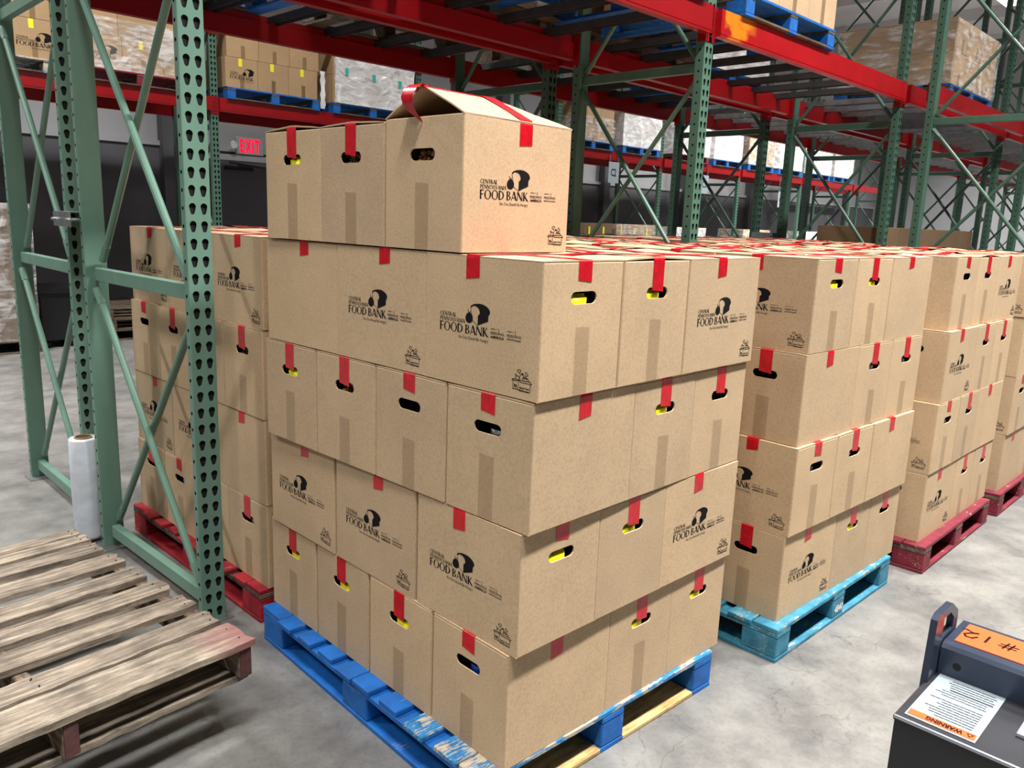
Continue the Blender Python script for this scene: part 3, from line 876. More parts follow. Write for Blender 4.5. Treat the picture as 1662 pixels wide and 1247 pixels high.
def rack_frame(x, y, depth, label, group=None, zt=4.9, xo=0.0, col='green_dark'):
    """frame across the row: front post face at y, back post outer face at y+depth"""
    o = empty('rack_frame', (x, y, 0), 0, label, 'rack frame', group)
    U_ = UPRS[col]; G_ = M[col]
    ob('upright', U_, o, (0, 0, .006)); ob('upright', U_, o, (xo, depth, .006), (0, 0, pi))
    ob('foot_plate', FOOT, o, (-.07, -.02, 0)); ob('foot_plate', FOOT, o, (-.07 + xo, depth - .10, 0))
    ya, yb = PD, depth - PD; Ln = yb - ya
    zs = [.05, 1.205, 2.41, 3.61]
    for z in zs: 
        b = ob('horizontal_brace', brace_flat(Ln, G_), o, (-.0175, ya, z)); b.rotation_euler = (0, 0, math.atan2(-xo, Ln))
    for z0, z1 in zip(zs, zs[1:] + [4.7]):
        a = diag_mesh(Ln - .02, (z1 - .035) - (z0 + .085), G_); bmm = diag_mesh(Ln - .02, (z0 + .085) - (z1 - .035), G_)
        r = (0, 0, math.atan2(-xo, Ln))
        ob('diagonal_brace', a, o, (-.016, ya + .01, z0 + .085), r); ob('diagonal_brace', bmm, o, (.016, ya + .01, z1 - .035), r)
    return o

def conn_mesh():
    mb = MB()
    mb.box(-.047, .047, -.005, 0, 0, .195); mb.box(-.052, -.047, -.005, .05, 0, .195); mb.box(.047, .052, -.005, .05, 0, .195)
    for z in (.03, .08, .13, .17):
        for x in (-.02, .02): mb.tube((x, -.0065, z), (x, -.004, z), .006, 8, 1)
    return mb.build('connector', [M['beam'], M['black_hole']])
CONN = conn_mesh()
def rack_beam(x0, x1, y, zt, side, label, group=None, mat=None, h=.15):
    """step beam on the y side of the row: side -1 = front (face toward -y)"""
    o = empty('rack_beam', (x0, y, zt), 0, label, 'rack beam', group)
    s = side; L = x1 - x0
    mb = MB()
    ya, yb = (-.045, .0) if s < 0 else (0, .045)
    def bx(z0, z1, w0=ya, w1=yb): mb.box(0, L, min(w0, w1), max(w0, w1), z0, z1)
    if s < 0: bx(-h, -.042, -.040, .010); bx(-.042, 0, -.040, -.008); bx(-.135, -.128, -.0425, -.04)
    else: bx(-h, -.042, -.010, .040); bx(-.042, 0, .008, .040); bx(-.135, -.128, .04, .0425)
    bm = mb.build('beam', [mat or M['beam']]); ob('beam_tube', bm, o)
    for xx in (-.03, L + .03):
        c = ob('beam_connector', CONN, o, (xx + (.0 if xx < 0 else 0), 0, -.185)); c.scale = (.62, 1, 1)
        if s > 0: c.rotation_euler = (0, 0, pi)
    return o
BARM = {}
def deck_bar(x, y0, y1, z, label, group, mat='darkbar', w=.06):
    k = (round(y1 - y0, 3), mat, w)
    if k not in BARM:
        mb = MB(); d = y1 - y0
        mb.box(-w / 2, w / 2, 0, d, -.004, 0); mb.box(-w / 2, -w / 2 + .003, 0, d, -.045, -.004); mb.box(w / 2 - .003, w / 2, 0, d, -.045, -.004)
        BARM[k] = mb.build('bar', [M[mat]])
    o = ob('deck_support_bar', BARM[k], None, (x, y0, z)); tag(o, label, 'support bar', group); return o

BAY = 3.06
FX = lambda k: -.08 + BAY * k + (.01 if k else 0)
FXF = lambda k: 3.08 + 2.953 * (k - 1)
rows = {'near row': (1.500, 1.0, 0, 8), 'second row': (2.72, 1.02, 0, 8), 'far row': (8.0, 1.05, -2, 8)}
POSN = ['end', 'second', 'third', 'fourth', 'fifth', 'sixth', 'seventh', 'eighth', 'ninth']
for rn, (y, dp, k0, k1) in rows.items():
    for k in range(k0, k1 + 1):
        if rn == 'far row': lab = 'green rack frame against the back wall, %s from the left' % (['first', 'second', 'third', 'fourth', 'fifth', 'sixth', 'seventh', 'eighth', 'ninth', 'tenth', 'eleventh'][k - k0])
        else: lab = 'green slotted rack frame of the %s, %s one from the left' % (rn, 'first' if k == 0 else POSN[k])
        xo = .018 if (rn == 'near row' and k == 0) else -.022 if (rn == 'second row' and k == 0) else 0
        xs = (FXF(k) if rn == 'far row' else FX(k)) - (.017 if k == 0 and rn != 'far row' else 0)
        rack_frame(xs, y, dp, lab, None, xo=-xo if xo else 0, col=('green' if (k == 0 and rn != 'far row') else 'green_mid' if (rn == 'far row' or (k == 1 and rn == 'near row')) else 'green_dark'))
# frame whose back post stands between stacks and near row, far right (third row on the camera's side)
ROW0 = (.20, 1.08)
for k in (2, 3, 4, 5):
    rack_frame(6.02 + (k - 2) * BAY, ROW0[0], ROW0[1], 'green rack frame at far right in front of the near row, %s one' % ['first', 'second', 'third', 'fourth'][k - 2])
ZT = 2.76; ZB = 2.72
def beams(rn, y, dp, k, ztf, ztb, pos):
    fx = FXF if rn == 'far row' else FX
    a, b = fx(k) + PW / 2 + .003, fx(k + 1) - PW / 2 - .003
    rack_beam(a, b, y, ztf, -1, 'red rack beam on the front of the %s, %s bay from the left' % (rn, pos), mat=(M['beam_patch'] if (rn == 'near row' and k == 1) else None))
    rack_beam(a, b, y + dp, ztb, 1, 'red rack beam on the back of the %s, %s bay from the left' % (rn, pos))
for k in range(0, 8):
    pos = ['first', 'second', 'third', 'fourth', 'fifth', 'sixth', 'seventh', 'eighth'][k]
    beams('near row', 1.5, 1.0, k, ZT, ZB, pos); beams('second row', 2.72, 1.02, k, ZB, ZB, pos)
for k in range(-2, 8):
    pos = ['first', 'second', 'third', 'fourth', 'fifth', 'sixth', 'seventh', 'eighth', 'ninth', 'tenth'][k + 2]
    beams('far row', 8.0, 1.05, k, ZT, ZT, pos)
    a, b = FXF(k) + PW / 2 + .003, FXF(k + 1) - PW / 2 - .003
    if k < 4:
        rack_beam(a, b, 8.0, 3.62, -1, 'red upper rack beam on the front of the far row, %s bay' % pos)
for k in (2, 3, 4):
    a = 6.02 + (k - 2) * BAY + PW / 2 + .003
    rack_beam(a, a + BAY - PW - .006, 1.28, ZT, 1, 'red rack beam at far right behind the front frames, %s bay' % ['first', 'second', 'third'][k - 2])
    rack_beam(a, a + BAY - PW - .006, .20, ZT, -1, 'red rack beam at far right on the front frames, %s bay' % ['first', 'second', 'third'][k - 2])
BO = ['first', 'second', 'third', 'fourth', 'fifth', 'sixth', 'seventh', 'eighth']
for rn, (y, dp, k0, k1) in rows.items():
    if rn == 'far row': continue
    for k in range(0, 7):
        for j in range(7):
            x = FX(k) + .30 + j * (BAY - .6) / 6
            deck_bar(x, y + .0 - .005, y + dp + .005, ZT - .043 if rn == 'near row' else ZB - .002, '%s grey support bar from the left in the %s bay of the %s' % (BO[j], BO[k], rn), 'support bars of the ' + rn, 'darkbar' if k < 2 else 'galv')
# row spacers
for k, zz in ((0, 1.455), (1, 1.455), (2, 1.455)):
    mb = MB(); x = FX(k) - .06
    mb.box(-.055, .055, 0, .222, 0, .003); mb.box(-.055, -.052, 0, .222, -.06, 0); mb.box(.052, .055, 0, .222, -.06, 0)
    for yy in (.02, .2): mb.tube((-.07, yy, -.03), (.07, yy, -.03), .008, 6)
    o = ob('row_spacer', mb.build('spacer', [M['galv']]), None, (x, 2.499, zz + .03)); tag(o, 'silver spacer bracket joining the back to back frames, %s from the left' % BO[k], 'bracket')
# wire deck bays at the far right
for k in (3, 4):
    mb = MB(); a = FX(k) + .1; L = BAY - .2
    for i in range(22): mb.box(i * L / 21 - .003, i * L / 21 + .003, 0, 1.0, 0, .006)
    for i in range(9): mb.box(0, L, i * .122, i * .122 + .006, -.006, 0)
    mb.box(0, L, 0, .01, -.03, 0)
    o = ob('wire_deck', mb.build('wire_deck', [M['steel_deck']]), None, (a, 1.5, ZT + .009 + .34 * 0)); tag(o, 'wire mesh shelf deck on the near row, %s bay' % BO[k], 'wire deck'); o['kind'] = 'thing'

# ------------------------------------------------------------------ main stack
PAR = [(-.00879, .03609, -.02756, -.01557, .01785, -.0107), (-.00252, .01439, -.01385, -.01666, .01549, -.0046), (.00338, -.00103, .01035, -.01647, .00347, -.0019), (.00065, -.00794, .00964, -.0018, -.00664, .0068), (.00728, -.0415, .02141, -.0142, -.0011, .0104)]
def main_xf(n, x, y):
    dx, dy, rz, sx, sy, dz = PAR[n]
    x *= (1 + sx); y *= (1 + sy)
    return (x * cos(rz) - y * sin(rz) + dx, x * sin(rz) + y * cos(rz) + dy, rz)
ZS = [.1306, .1306 + .3262, .1306 + .6534, .1306 + .9816]
spec = {
 (0, 'L', 0): dict(logo=0, cont='blue', tape='short', pack=1, cross=(.066, 0, -.02, 0)), (0, 'L', 1): dict(cont='yellow', pack=1), (0, 'L', 2): dict(cont='yellow', pack=0), (0, 'L', 3): dict(cont='yellow', pack=0),
 (0, 'R', 1): dict(cont='yellow', pack=0, cshift=.022), (0, 'R', 2): dict(cont='yellow', pack=None),
 (1, 'L', 0): dict(logo=1, cont='yellow', cshift=.012, pack=None, cross=(.070, 0, .03, -.006)), (1, 'L', 1): dict(logo=1), (1, 'L', 2): dict(logo=1),
 (1, 'R', 1): dict(cont='yellow', pack=None), (1, 'R', 2): dict(logo=1),
 (2, 'L', 0): dict(logo=0, cont='can', tape='short', pack=0, cross=(.062, 0, -.01, .01)), (2, 'L', 1): dict(cont=None, tape='short', pack=1), (2, 'L', 2): dict(cont='beans', pack=1), (2, 'L', 3): dict(cont='yellow', pack=0),
 (2, 'R', 1): dict(cont='yellow', pack=2), (2, 'R', 2): dict(cont=None, pack=2),
 (3, 'L', 0): dict(logo=1, cont='yellow', bow=.0, pack=0, cross=(.070, 0, .03, -.006)), (3, 'L', 1): dict(logo=1, bow=0.0), (3, 'L', 2): dict(logo=0, bow=0.0),
 (3, 'R', 1): dict(cont='yellow', bow=.007, pack=0), (3, 'R', 2): dict(logo=1, bow=.0),
}
# box 0 of the B layers lies along y: its end faces -y, its long side faces -x
stack(['A', 'B', 'A', 'B'], main_xf, 'nearest stack', ZS, spec)
Z5 = ZS[3] + .3262 + .0018
for j, (c, tp, fe) in enumerate(((None, 0, 0), ('beans', 'long', 'beans in its slot'), ('yellow', 'long', 'yellow pack in its slot'))):
    if j == 0: continue
    X, Y, rz = main_xf(4, L_ / 2, E_ * (j + 1.5))
    carton((X, Y, Z5), rz + (.012, -.006, .01)[j], 'kraft carton with %s, topmost tier, %s open one' % (fe, 'beside the' if j == 1 else 'two from the'), 'cartons on top of the nearest stack', logo=0, cont=c, tape='long', bow=.012 if j == 2 else .007, pack=0 if j == 2 else 1, cshift=-.014)
# the carton with its lid tented open
X, Y, rz = main_xf(4, L_ / 2, E_ * 1.5)
o = empty('open_carton', (X, Y, Z5), rz, 'kraft carton with tented red taped lid, highest on the nearest stack', 'carton', 'cartons on top of the nearest stack')
ob('body', carton_body((True, True), CH + .003), o)
ob('printed_logo', LOGO_M, o); ob('printed_stamp', STAMP_M, o); ob('packing_tape', PSTRIP[0], o)
ob('beans', CONT['beans'], o, (-CL / 2 + TH + .02, -.01, HZ - .004))
a, b = CL / 2, CE / 2; zr, zh = CH + .070, CH + .001
for s in (-1, 1):
    V = []; nx = 8
    for lay in (0, .004):
        for i in range(nx + 1):
            x = -a + 2 * a * i / nx
            sag = -.022 * max(0, (i / nx - .55) / .45) ** 1.3
            for t in (0, .33, .66, 1):
                y = s * b * (1 - t) + s * .004 * t
                z = zh + (zr - zh + sag) * (t ** .92) 
                V.append((x, y, z + lay))
    F = []; m_ = (nx + 1) * 4
    for i in range(nx):
        for j in range(3):
            q = (i * 4 + j, (i + 1) * 4 + j, (i + 1) * 4 + j + 1, i * 4 + j + 1)
            up = q if s < 0 else tuple(reversed(q)); F += [tuple(m_ + k_ for k_ in up), tuple(reversed(up))]
        for j in (0, 3): F.append((i * 4 + j, (i + 1) * 4 + j, m_ + (i + 1) * 4 + j, m_ + i * 4 + j))
    for j in range(3):
        for i in (0, nx): F.append((i * 4 + j, i * 4 + j + 1, m_ + i * 4 + j + 1, m_ + i * 4 + j))
    ob('flap', mesh('flap', V, F, [M['kraft']]), o)
# end flaps folded in
for s in (-1, 1):
    V = [(s * (a - .004), -b + .01, CH), (s * (a - .004), b - .01, CH), (s * (a - .13), b - .012, CH - .045), (s * (a - .13), -b + .012, CH - .045)]
    ob('flap', mesh('flap', V, [(0, 1, 2, 3)], M['kraft']), o)
# tapes of the open carton
def ridge(x): return zr - .022 * max(0, ((x + a) / (2 * a) - .55) / .45) ** 1.3 + .005
V, F = [], []
nn = 12
for i in range(nn + 1):
    x = -a - .004 + (2 * a + .004) * i / nn
    for y, dz in ((-.026, -.0125), (-.012, -.0045), (0, .0008), (.012, -.0045), (.026, -.0125)): V.append((x, y, ridge(max(x, -a)) + dz))
for i in range(nn):
    for j in range(4): F.append((i * 5 + j, (i + 1) * 5 + j, (i + 1) * 5 + j + 1, i * 5 + j + 1))
ob('red_tape', mesh('tape', V, F, M['tape'], smooth=True), o)
# loose tail curling down over the opening
V, F = [], []; tail = [(-a - .002, zr + .004, 0, .024), (-a - .020, zr + .006, .004, .025), (-a - .036, zr - .004, .010, .025), (-a - .044, zr - .024, .016, .023), (-a - .040, zr - .044, .018, .019), (-a - .026, zr - .060, .014, .013), (-a - .008, zr - .074, .006, .007), (-a - .001, zr - .082, .002, .003)]
for x, z, yo, hw in tail: V += [(x, yo * .6 - hw, z), (x, yo * .6 + hw, z)]
for i in range(len(tail) - 1): F.append((2 * i, 2 * i + 1, 2 * i + 3, 2 * i + 2))
ob('tape_tail', mesh('tail', V, F, M['tape'], smooth=True), o)
# tape across the lid
V, F = [], []
pth = [(-b - .001, CH - .055), (-b - .001, CH - .004), (-b + .002, zh + .008), (-b * .5, zh + (zr - zh) * .5 + .009), (-.006, zr + .0065), (0, zr + .0072), (.006, zr + .0065), (b * .5, zh + (zr - zh) * .5 + .009), (b - .002, zh + .008), (b + .001, CH - .004), (b + .001, CH - .05)]
for i, (y, z) in enumerate(pth):
    for s in (-1, 1): V.append((.018 + s * .0235, y, z + (.002 * s if i == 0 else 0)))
for i in range(len(pth) - 1): F.append((2 * i + 1, 2 * i + 3, 2 * i + 2, 2 * i))
ob('red_tape', mesh('tape', V, F, M['tape']), o)

block_pallet((-.078, .045, 0), -.045, 'bright blue wooden pallet under the nearest stack of cartons', (M['blue'], M['palletgrey']),
             ends=M['blue'], worn={0: M['blue_worn'], 1: M['blue_worn'], 2: M['blue_worn']}, nearb=M['rawwood'])

# ------------------------------------------------------------------ stacks to the right
def xf_at(x0, y0, rz=0.0, jit=.004, steps=None, seed=1):
    rr = random.Random(seed); js = [(rr.uniform(-jit, jit), rr.uniform(-jit, jit), rr.uniform(-.008, .008)) for _ in range(6)]
    def f(n, x, y):
        a_ = rz + js[n][2]; ox, oy = (steps[n] if steps else (0, 0))
        return (x0 + ox + js[n][0] + x * cos(a_) - y * sin(a_), y0 + oy + js[n][1] + x * sin(a_) + y * cos(a_), a_)
    return f
ZR = [.1306 + .3264 * i for i in range(4)]
spec2 = {(0, 'L', 0): dict(logo=1, cont=None, tape='long'), (0, 'R', 1): dict(cont='yellow', pack=None), (0, 'R', 2): dict(cont='beans', pack=None),
         (1, 'L', 0): dict(logo=1, cont='blue'), (1, 'R', 1): dict(cont='can'), (1, 'R', 2): dict(logo=0),
         (2, 'L', 0): dict(logo=0, cont=None), (2, 'R', 1): dict(cont='white'), (2, 'R', 2): dict(cont='white'),
         (3, 'L', 0): dict(logo=1, cont='yellow', cross=(.070, 0, .03, -.006), bow=0.0), (3, 'R', 1): dict(cont='yellow', bow=.0), (3, 'R', 2): dict(logo=0)}
stack(['A', 'B', 'A', 'B'], xf_at(1.29, -.052, -.035, steps=[(0, 0), (0, -.01), (.02, 0), (.03, .0)], seed=3), 'second stack', ZR, spec2)
block_pallet((1.235, -.085, 0), -.018, 'light blue worn pallet under the second stack of cartons', (M['teal'], M['palletgrey']), ends=M['teal'], nearb=M['teal'])
spec3 = {(0, 'L', 0): dict(logo=1, cont=None), (0, 'R', 1): dict(cont='white', pack=1), (0, 'R', 2): dict(cont='white', pack=2),
         (1, 'L', 0): dict(logo=1, cont='white'), (1, 'R', 1): dict(cont=None), (1, 'R', 2): dict(logo=0),
         (2, 'L', 0): dict(logo=1, cont=None), (2, 'R', 1): dict(cont=None), (2, 'R', 2): dict(cont='can'),
         (3, 'L', 0): dict(logo=0, cont=None), (3, 'R', 1): dict(cont=None), (3, 'R', 2): dict(logo=1)}
stack(['A', 'B', 'A', 'B'], xf_at(2.51, -.132, -.012, steps=[(0, 0), (0, -.005), (.03, .0), (.06, .02)], seed=5), 'third stack', ZR, spec3)
block_pallet((2.47, -.175, 0), 0.0, 'dark red worn pallet under the third stack of cartons', (M['maroon'], M['palletgrey']), nearb=M['maroon'])
spec4 = {(3, 'L', 0): dict(logo=1), (0, 'L', 0): dict(logo=0), (1, 'L', 0): dict(logo=1)}
stack(['A', 'B', 'A', 'B'], xf_at(3.665, -.165, 0.0, seed=8), 'fourth stack', ZR, spec4)
block_pallet((3.625, -.19, 0), .0, 'dark red worn pallet under the fourth stack of cartons', (M['maroon'], M['palletgrey']), nearb=M['maroon'])
# number stencilled on the light blue pallet
k = Ink(); sans(k, '4840', 0, 0, .075, .032, .03)
o = bpy.data.objects.new('stencil', ink_mesh(k, 'stencil', lambda x, y: (x, -.0006, y), M['white'])); COL.objects.link(o)
o.parent = [p for p in bpy.data.objects if p.name.startswith('pallet') and p.get('label', '').startswith('light blue')][0]; o.location = (.472, 0, .035)

# stacks under the rack
specL = {(3, 'L', 0): dict(logo=1, bow=0.0), (3, 'L', 1): dict(logo=1, bow=0.0), (3, 'L', 2): dict(logo=1, bow=0.0), (2, 'L', 0): dict(cont='beans'), (2, 'L', 1): dict(cont=None), (2, 'L', 2): dict(cont=None), (2, 'L', 3): dict(cont=None, tape='short'),
         (1, 'L', 0): dict(logo=0), (1, 'L', 1): dict(logo=1), (1, 'L', 2): dict(logo=1), (0, 'L', 0): dict(cont='can'), (0, 'L', 1): dict(cont=None), (0, 'L', 2): dict(cont='can', tape='short'), (0, 'L', 3): dict(cont=None)}
stack(['A', 'B', 'A', 'B'], xf_at(.055, 1.365, -.006, seed=11), 'left stack', ZR, specL)
block_pallet((.02, 1.37, 0), 0.0, 'red wooden pallet behind the end rack post', (M['redp'], M['palletgrey']))
for i, (x, y, nm) in enumerate(((1.45, 1.36, 'back stack behind second stack'), (3.12, 1.42, 'back stack right of second post'), (4.55, 1.4, 'back stack behind fourth stack'))):
    stack(['A', 'B', 'A', 'B'], xf_at(x, y, R.uniform(-.01, .01), seed=20 + i), nm, ZR, {}, rear=True)
    block_pallet((x - .01, y - .01, 0), 0.0, 'blue pallet under the %s' % nm, (M['blue'], M['palletgrey']))

# ------------------------------------------------------------------ plain cartons for loads on the racks
PCm = {}
def plain_carton(x, y, z, dx, dy, dz, label, group, mat='kraft_old', note=None, logo=False, tape=None, name='carton'):
    o = ob(name, boxmesh(dx - .004, dy - .004, dz - .002, M[mat], .003), None, (x, y, z)); tag(o, label, 'carton', group)
    if note is not None: ob('yellow_note', boxmesh(.045, .0012, .085, M['yellow_note'], 0), o, (dx * note, -.001, dz - .09))
    if tape: ob('packing_tape', boxmesh(.05, .0008, dz * .42, M['clear'], 0), o, (dx * .5 - .025, -.0008, .0))
    if logo:
        key = ('lg', round(dx, 2))
        if key not in PCm:
            k = Ink(); s = dx * 1.15 / .36; s2 = dx / .44
            keep = Ink(); keep.v = LOGO.v; keep.f = LOGO.f
            sel = set(i for i, (u, v) in enumerate(LOGO.v) if u < .2435 and v > .112)
            idx = {}; nv = []
            nf = [f for f in LOGO.f if all(i in sel for i in f)]
            for f in nf:
                for i in f:
                    if i not in idx: idx[i] = len(nv); nv.append(LOGO.v[i])
            PCm[key] = mesh('printed_logo', [((u - .06) / .18 * dx * .74 + dx * .13, -.0008, (v - .118) / .18 * dx * .74) for u, v in nv], [tuple(idx[i] for i in f) for f in nf], M['ink'])
        ob('printed_logo', PCm[key], o, (0, 0, dz * .22))
    return o
def load(x, y, z, nx, ny, nz, dx, dy, dz, nm, mat='kraft_old', notes=True, logo_first=False, front_only=True, offs=None, logo_i=0):
    C3 = ['left', 'middle', 'right', 'far right', 'fifth']
    H3 = ['bottom', 'second', 'third', 'fourth', 'fifth', 'sixth']
    for k in range(nz):
        for i in range(nx):
            for j in range(ny):
                hid = j > 0
                lab = ('brown cartons behind the front ones in the %s' % nm) if hid else 'brown carton, %s of the %s layer, %s' % (C3[i], H3[k], nm)
                plain_carton(x + i * dx + (offs[k] if offs else 0), y + j * dy, z + k * dz, dx, dy, dz, lab, 'cartons of the ' + nm, mat, note=(.40 if notes and not hid and k == 0 else None), logo=(logo_first and i == logo_i and k == 0 and not hid), tape=(not hid))
def wrap(x, y, z, dx, dy, dz, label, mat='film', name='stretch_wrap'):
    mb = MB(); n = 10; rr = random.Random(int(x * 10)); V, F = [], []
    pts = []
    for (ax, ay), (bx, by) in (((0, 0), (dx, 0)), ((dx, 0), (dx, dy)), ((dx, dy), (0, dy)), ((0, dy), (0, 0))):
        for i in range(n): pts.append((ax + (bx - ax) * i / n, ay + (by - ay) * i / n))
    m_ = len(pts); lv = 9
    for l in range(lv):
        for (px, py) in pts:
            cx, cy = px - dx / 2, py - dy / 2; g = 1 + rr.uniform(.008, .03)
            V.append((cx * g + dx / 2, cy * g + dy / 2, dz * l / (lv - 1)))
    for l in range(lv - 1):
        for i in range(m_): F.append((l * m_ + i, l * m_ + (i + 1) % m_, (l + 1) * m_ + (i + 1) % m_, (l + 1) * m_ + i))
    o = ob(name, mesh('wrap', V, F, M[mat], smooth=False), None, (x, y, z)); tag(o, label, 'stretch wrap'); return o

PZ = .13
# far row, upper level, left to right
PF = 7.93
block_pallet((.20, PF, ZT), 0, 'blue pallet on the far rack, furthest left', (M['blue_worn'], M['palletgrey']), W=1.22, D=1.0)
load(.185, PF + .02, ZT + PZ, 3, 1, 2, .43, .5, .36, 'load furthest left on the far rack', logo_first=True, logo_i=2)
block_pallet((1.68, PF, ZT), 0, 'maroon pallet on the far rack, second from left', (M['maroon'], M['palletgrey']), W=1.16, D=1.0)
load(1.66, PF + .02, ZT + PZ, 3, 1, 2, .42, .5, .33, 'wrapped load second from left on the far rack', notes=True, logo_first=True, offs=[0, -.03])
wrap(1.65, PF + .01, ZT + PZ, 1.28, .55, .5, 'clear stretch wrap round second load on the far rack')
block_pallet((3.21, PF, ZT), 0, 'blue pallet on the far rack, right of its frame post', (M['blue'], M['palletgrey']), W=1.21, D=1.0)
load(3.20, PF + .02, ZT + PZ, 3, 1, 2, .40, .5, .33, 'third load on the far rack, above exit sign', notes=True, logo_first=True, offs=[0, .02])
mb = MB()
V = []; F = []
rr = random.Random(5)
for i in range(9):
    for j in range(3): V.append((.0 + j * .03 + rr.uniform(-.008, .008), -.015 + rr.uniform(-.012, .012), -.10 + i * .055))
for i in range(8):
    for j in range(2): F.append((i * 3 + j, i * 3 + j + 1, (i + 1) * 3 + j + 1, (i + 1) * 3 + j))
o = ob('loose_film', mesh('film', V, F, M['white'], smooth=True), None, (4.42, PF, ZT + PZ)); tag(o, 'loose white film hanging at the corner of the third load', 'film')
block_pallet((4.62, PF, ZT), 0, 'dark blue pallet on the far rack, under the white wrapped load', (M['blue'], M['palletgrey']), W=1.22, D=1.0)
load(4.62, PF + .02, ZT + PZ, 3, 1, 2, .42, .95, .34, 'white wrapped load on the far rack', mat='kraft_old', notes=False, logo_first=False)
wrap(4.66, PF, ZT + PZ, 1.22, 1.0, .62, 'white stretch wrap round fourth load on the far rack', 'film_white')
for i in range(3):
    o = ob('teal_label', boxmesh(.05, .0015, .09, M['cyan'], 0), None, (4.78 + i * .42, PF - .017, ZT + PZ + .34 - .02 * i)); tag(o, 'small teal label on white wrapped load, %s of three' % ['leftmost', 'middle', 'rightmost'][i], 'label')
# right part of the far row
right = [(9.25, 1.1, 'blue', 'kraft_old', 'film', 'first load right of the open carton'), (10.62, 1.15, 'blue', 'kraft_old', 'film_white', 'second load right of the open carton'),
         (12.35, 1.15, 'maroon', 'kraft_old', 'film_white', 'third load right of the open carton'), (13.68, 1.12, 'blue', 'kraft_old', 'film_white', 'fourth load right of the open carton'),
         (15.1, 1.15, 'blue', 'kraft_old', 'film', 'fifth load right of the open carton'), (16.5, 1.15, 'blue', 'kraft_old', 'film_white', 'sixth load right of the open carton'),
         (18.1, 1.15, 'blue', 'kraft_old', 'film_white', 'seventh load right of the open carton'), (19.45, 1.15, 'blue', 'kraft_old', 'film_white', 'eighth load right of the open carton')]
for i, (x, w_, pc, cm, fm_, nm) in enumerate(right):
    block_pallet((x, PF, ZT), 0, '%s pallet on the far rack under the %s' % ('blue' if pc == 'blue' else 'maroon', nm), (M[pc], M['palletgrey']), W=w_, D=1.0)
    load(x, PF + .02, ZT + PZ, 3, 1, 3 if i % 2 == 0 else 2, w_ / 3, .5, .27 if i % 2 == 0 else .36, nm, mat=cm, notes=(i in (2, 4)))
    wrap(x, PF + .005, ZT + PZ, w_, .55, .62 if i else .4, 'stretch wrap round the %s' % nm, fm_)
o = ob('lilac_sheet', boxmesh(.32, .004, .62, M['lilac'], .001), None, (12.75, PF - .017, ZT + .13)); tag(o, 'lilac printed sheet hanging on the third far load', 'banner')
k = Ink(); sans(k, '1C', 0, 0, .20, .20, .0); ob('sheet_print', ink_mesh(k, 'p', lambda x, y: (x, -.001, y), M['ink']), o, (.06, 0, .2))
# signs hanging on the far row
for i, (x, z, t) in enumerate(((10.25, 2.22, 'C2'), (13.25, 2.18, 'C3'), (16.6, 2.02, 'C4'), (7.4, 2.2, 'C1'))):
    s = ob('aisle_sign', boxmesh(.30, .006, .36, M['paper'], .002), None, (x, 7.93, z)); tag(s, 'white location sign below the far rack beam, %s of four from the left' % ['second', 'third', 'fourth', 'first'][i], 'sign')
    mb = MB(); mb.box(.03, .045, .004, .018, .30, 2.70 - z); mb.box(.255, .27, .004, .018, .30, 2.70 - z); ob('hanger', mb.build('hanger', [M['galv']]), s)
    k = Ink(); sans(k, t, 0, 0, .15, .13, .02); ob('sign_print', ink_mesh(k, 'p', lambda x, y: (x, -.001, y), M['ink']), s, (.07, 0, .12))
# goods on the floor below the far row
for i, (x, nx, wm, nm, h) in enumerate(((9.3, 3, None, 'dark floor load under the far rack, leftmost', 1.38), (10.62, 2, 'film', 'wrapped floor load under the far rack, second', 1.38), (12.42, 3, 'film_white', 'white wrapped floor load under the far rack, third', 1.36), (15.2, 3, 'film', 'floor load under the far rack, fourth', 1.36), (18.2, 3, 'film_white', 'floor load under the far rack, fifth', 1.36))):
    block_pallet((x, 7.95, 0), 0, 'wooden pallet under the %s' % nm, (M['palletgrey'], M['palletgrey']), W=1.22, D=1.0)
    load(x, 7.97, .131, nx, 1, 4, 1.2 / nx, .6, h / 4, nm, mat='kraft_old' if i else 'kraft_dark', notes=False)
    for q in range(3):
        if i in (0, 1, 3):
            o = ob('yellow_note', boxmesh(.05, .0015, .20, M['yellow_note'], 0), None, (x + .12 + q * .4, 7.962, 1.25)); tag(o, 'yellow strip on %s, %s' % (nm.split(',')[0] + ' ' + nm.split(',')[-1], ['left', 'middle', 'right'][q]), 'note')
    if wm: wrap(x, 7.96, .13, 1.21, .62, h, 'stretch wrap round the %s' % nm, wm)
# left floor goods seen through the rack
block_pallet((.19, 8.0, 0), 0, 'dark wooden pallet under the wrapped load at far left', (M['palletgrey'], M['palletgrey']), W=.93, D=1.0)
load(.19, 8.02, .131, 2, 1, 4, .46, .6, .34, 'wrapped brown load on floor at far left', mat='kraft_dark', notes=False)
wrap(.19, 8.0, .13, .92, .64, 1.37, 'clear stretch wrap round the far left floor load')
c = empty('floor_bin', (1.20, 8.2, 0), 0, 'black plastic bin standing on the floor beyond the racks', 'bin')
mb = MB(); mb.box(0, .40, 0, .6, .08, .62); mb.box(-.02, .42, -.02, .62, .58, .64); ob('bin_body', mb.build('bin', [M['black']]), c)
mb = MB()
for x in (.05, .35):
    for y in (.05, .55): mb.tube((x - .02, y, .04), (x + .02, y, .04), .04, 10)
ob('caster', mb.build('caster', [M['rubber']]), c)
for i in range(3):
    stringer_pallet((1.93 + .03 * (i % 2), 8.35, .1245 * i), 0, 'old wooden pallet in low pile by back wall, %s' % ['lowest', 'middle', 'topmost'][i], M['palletgrey'], 'pallets piled by the back wall')

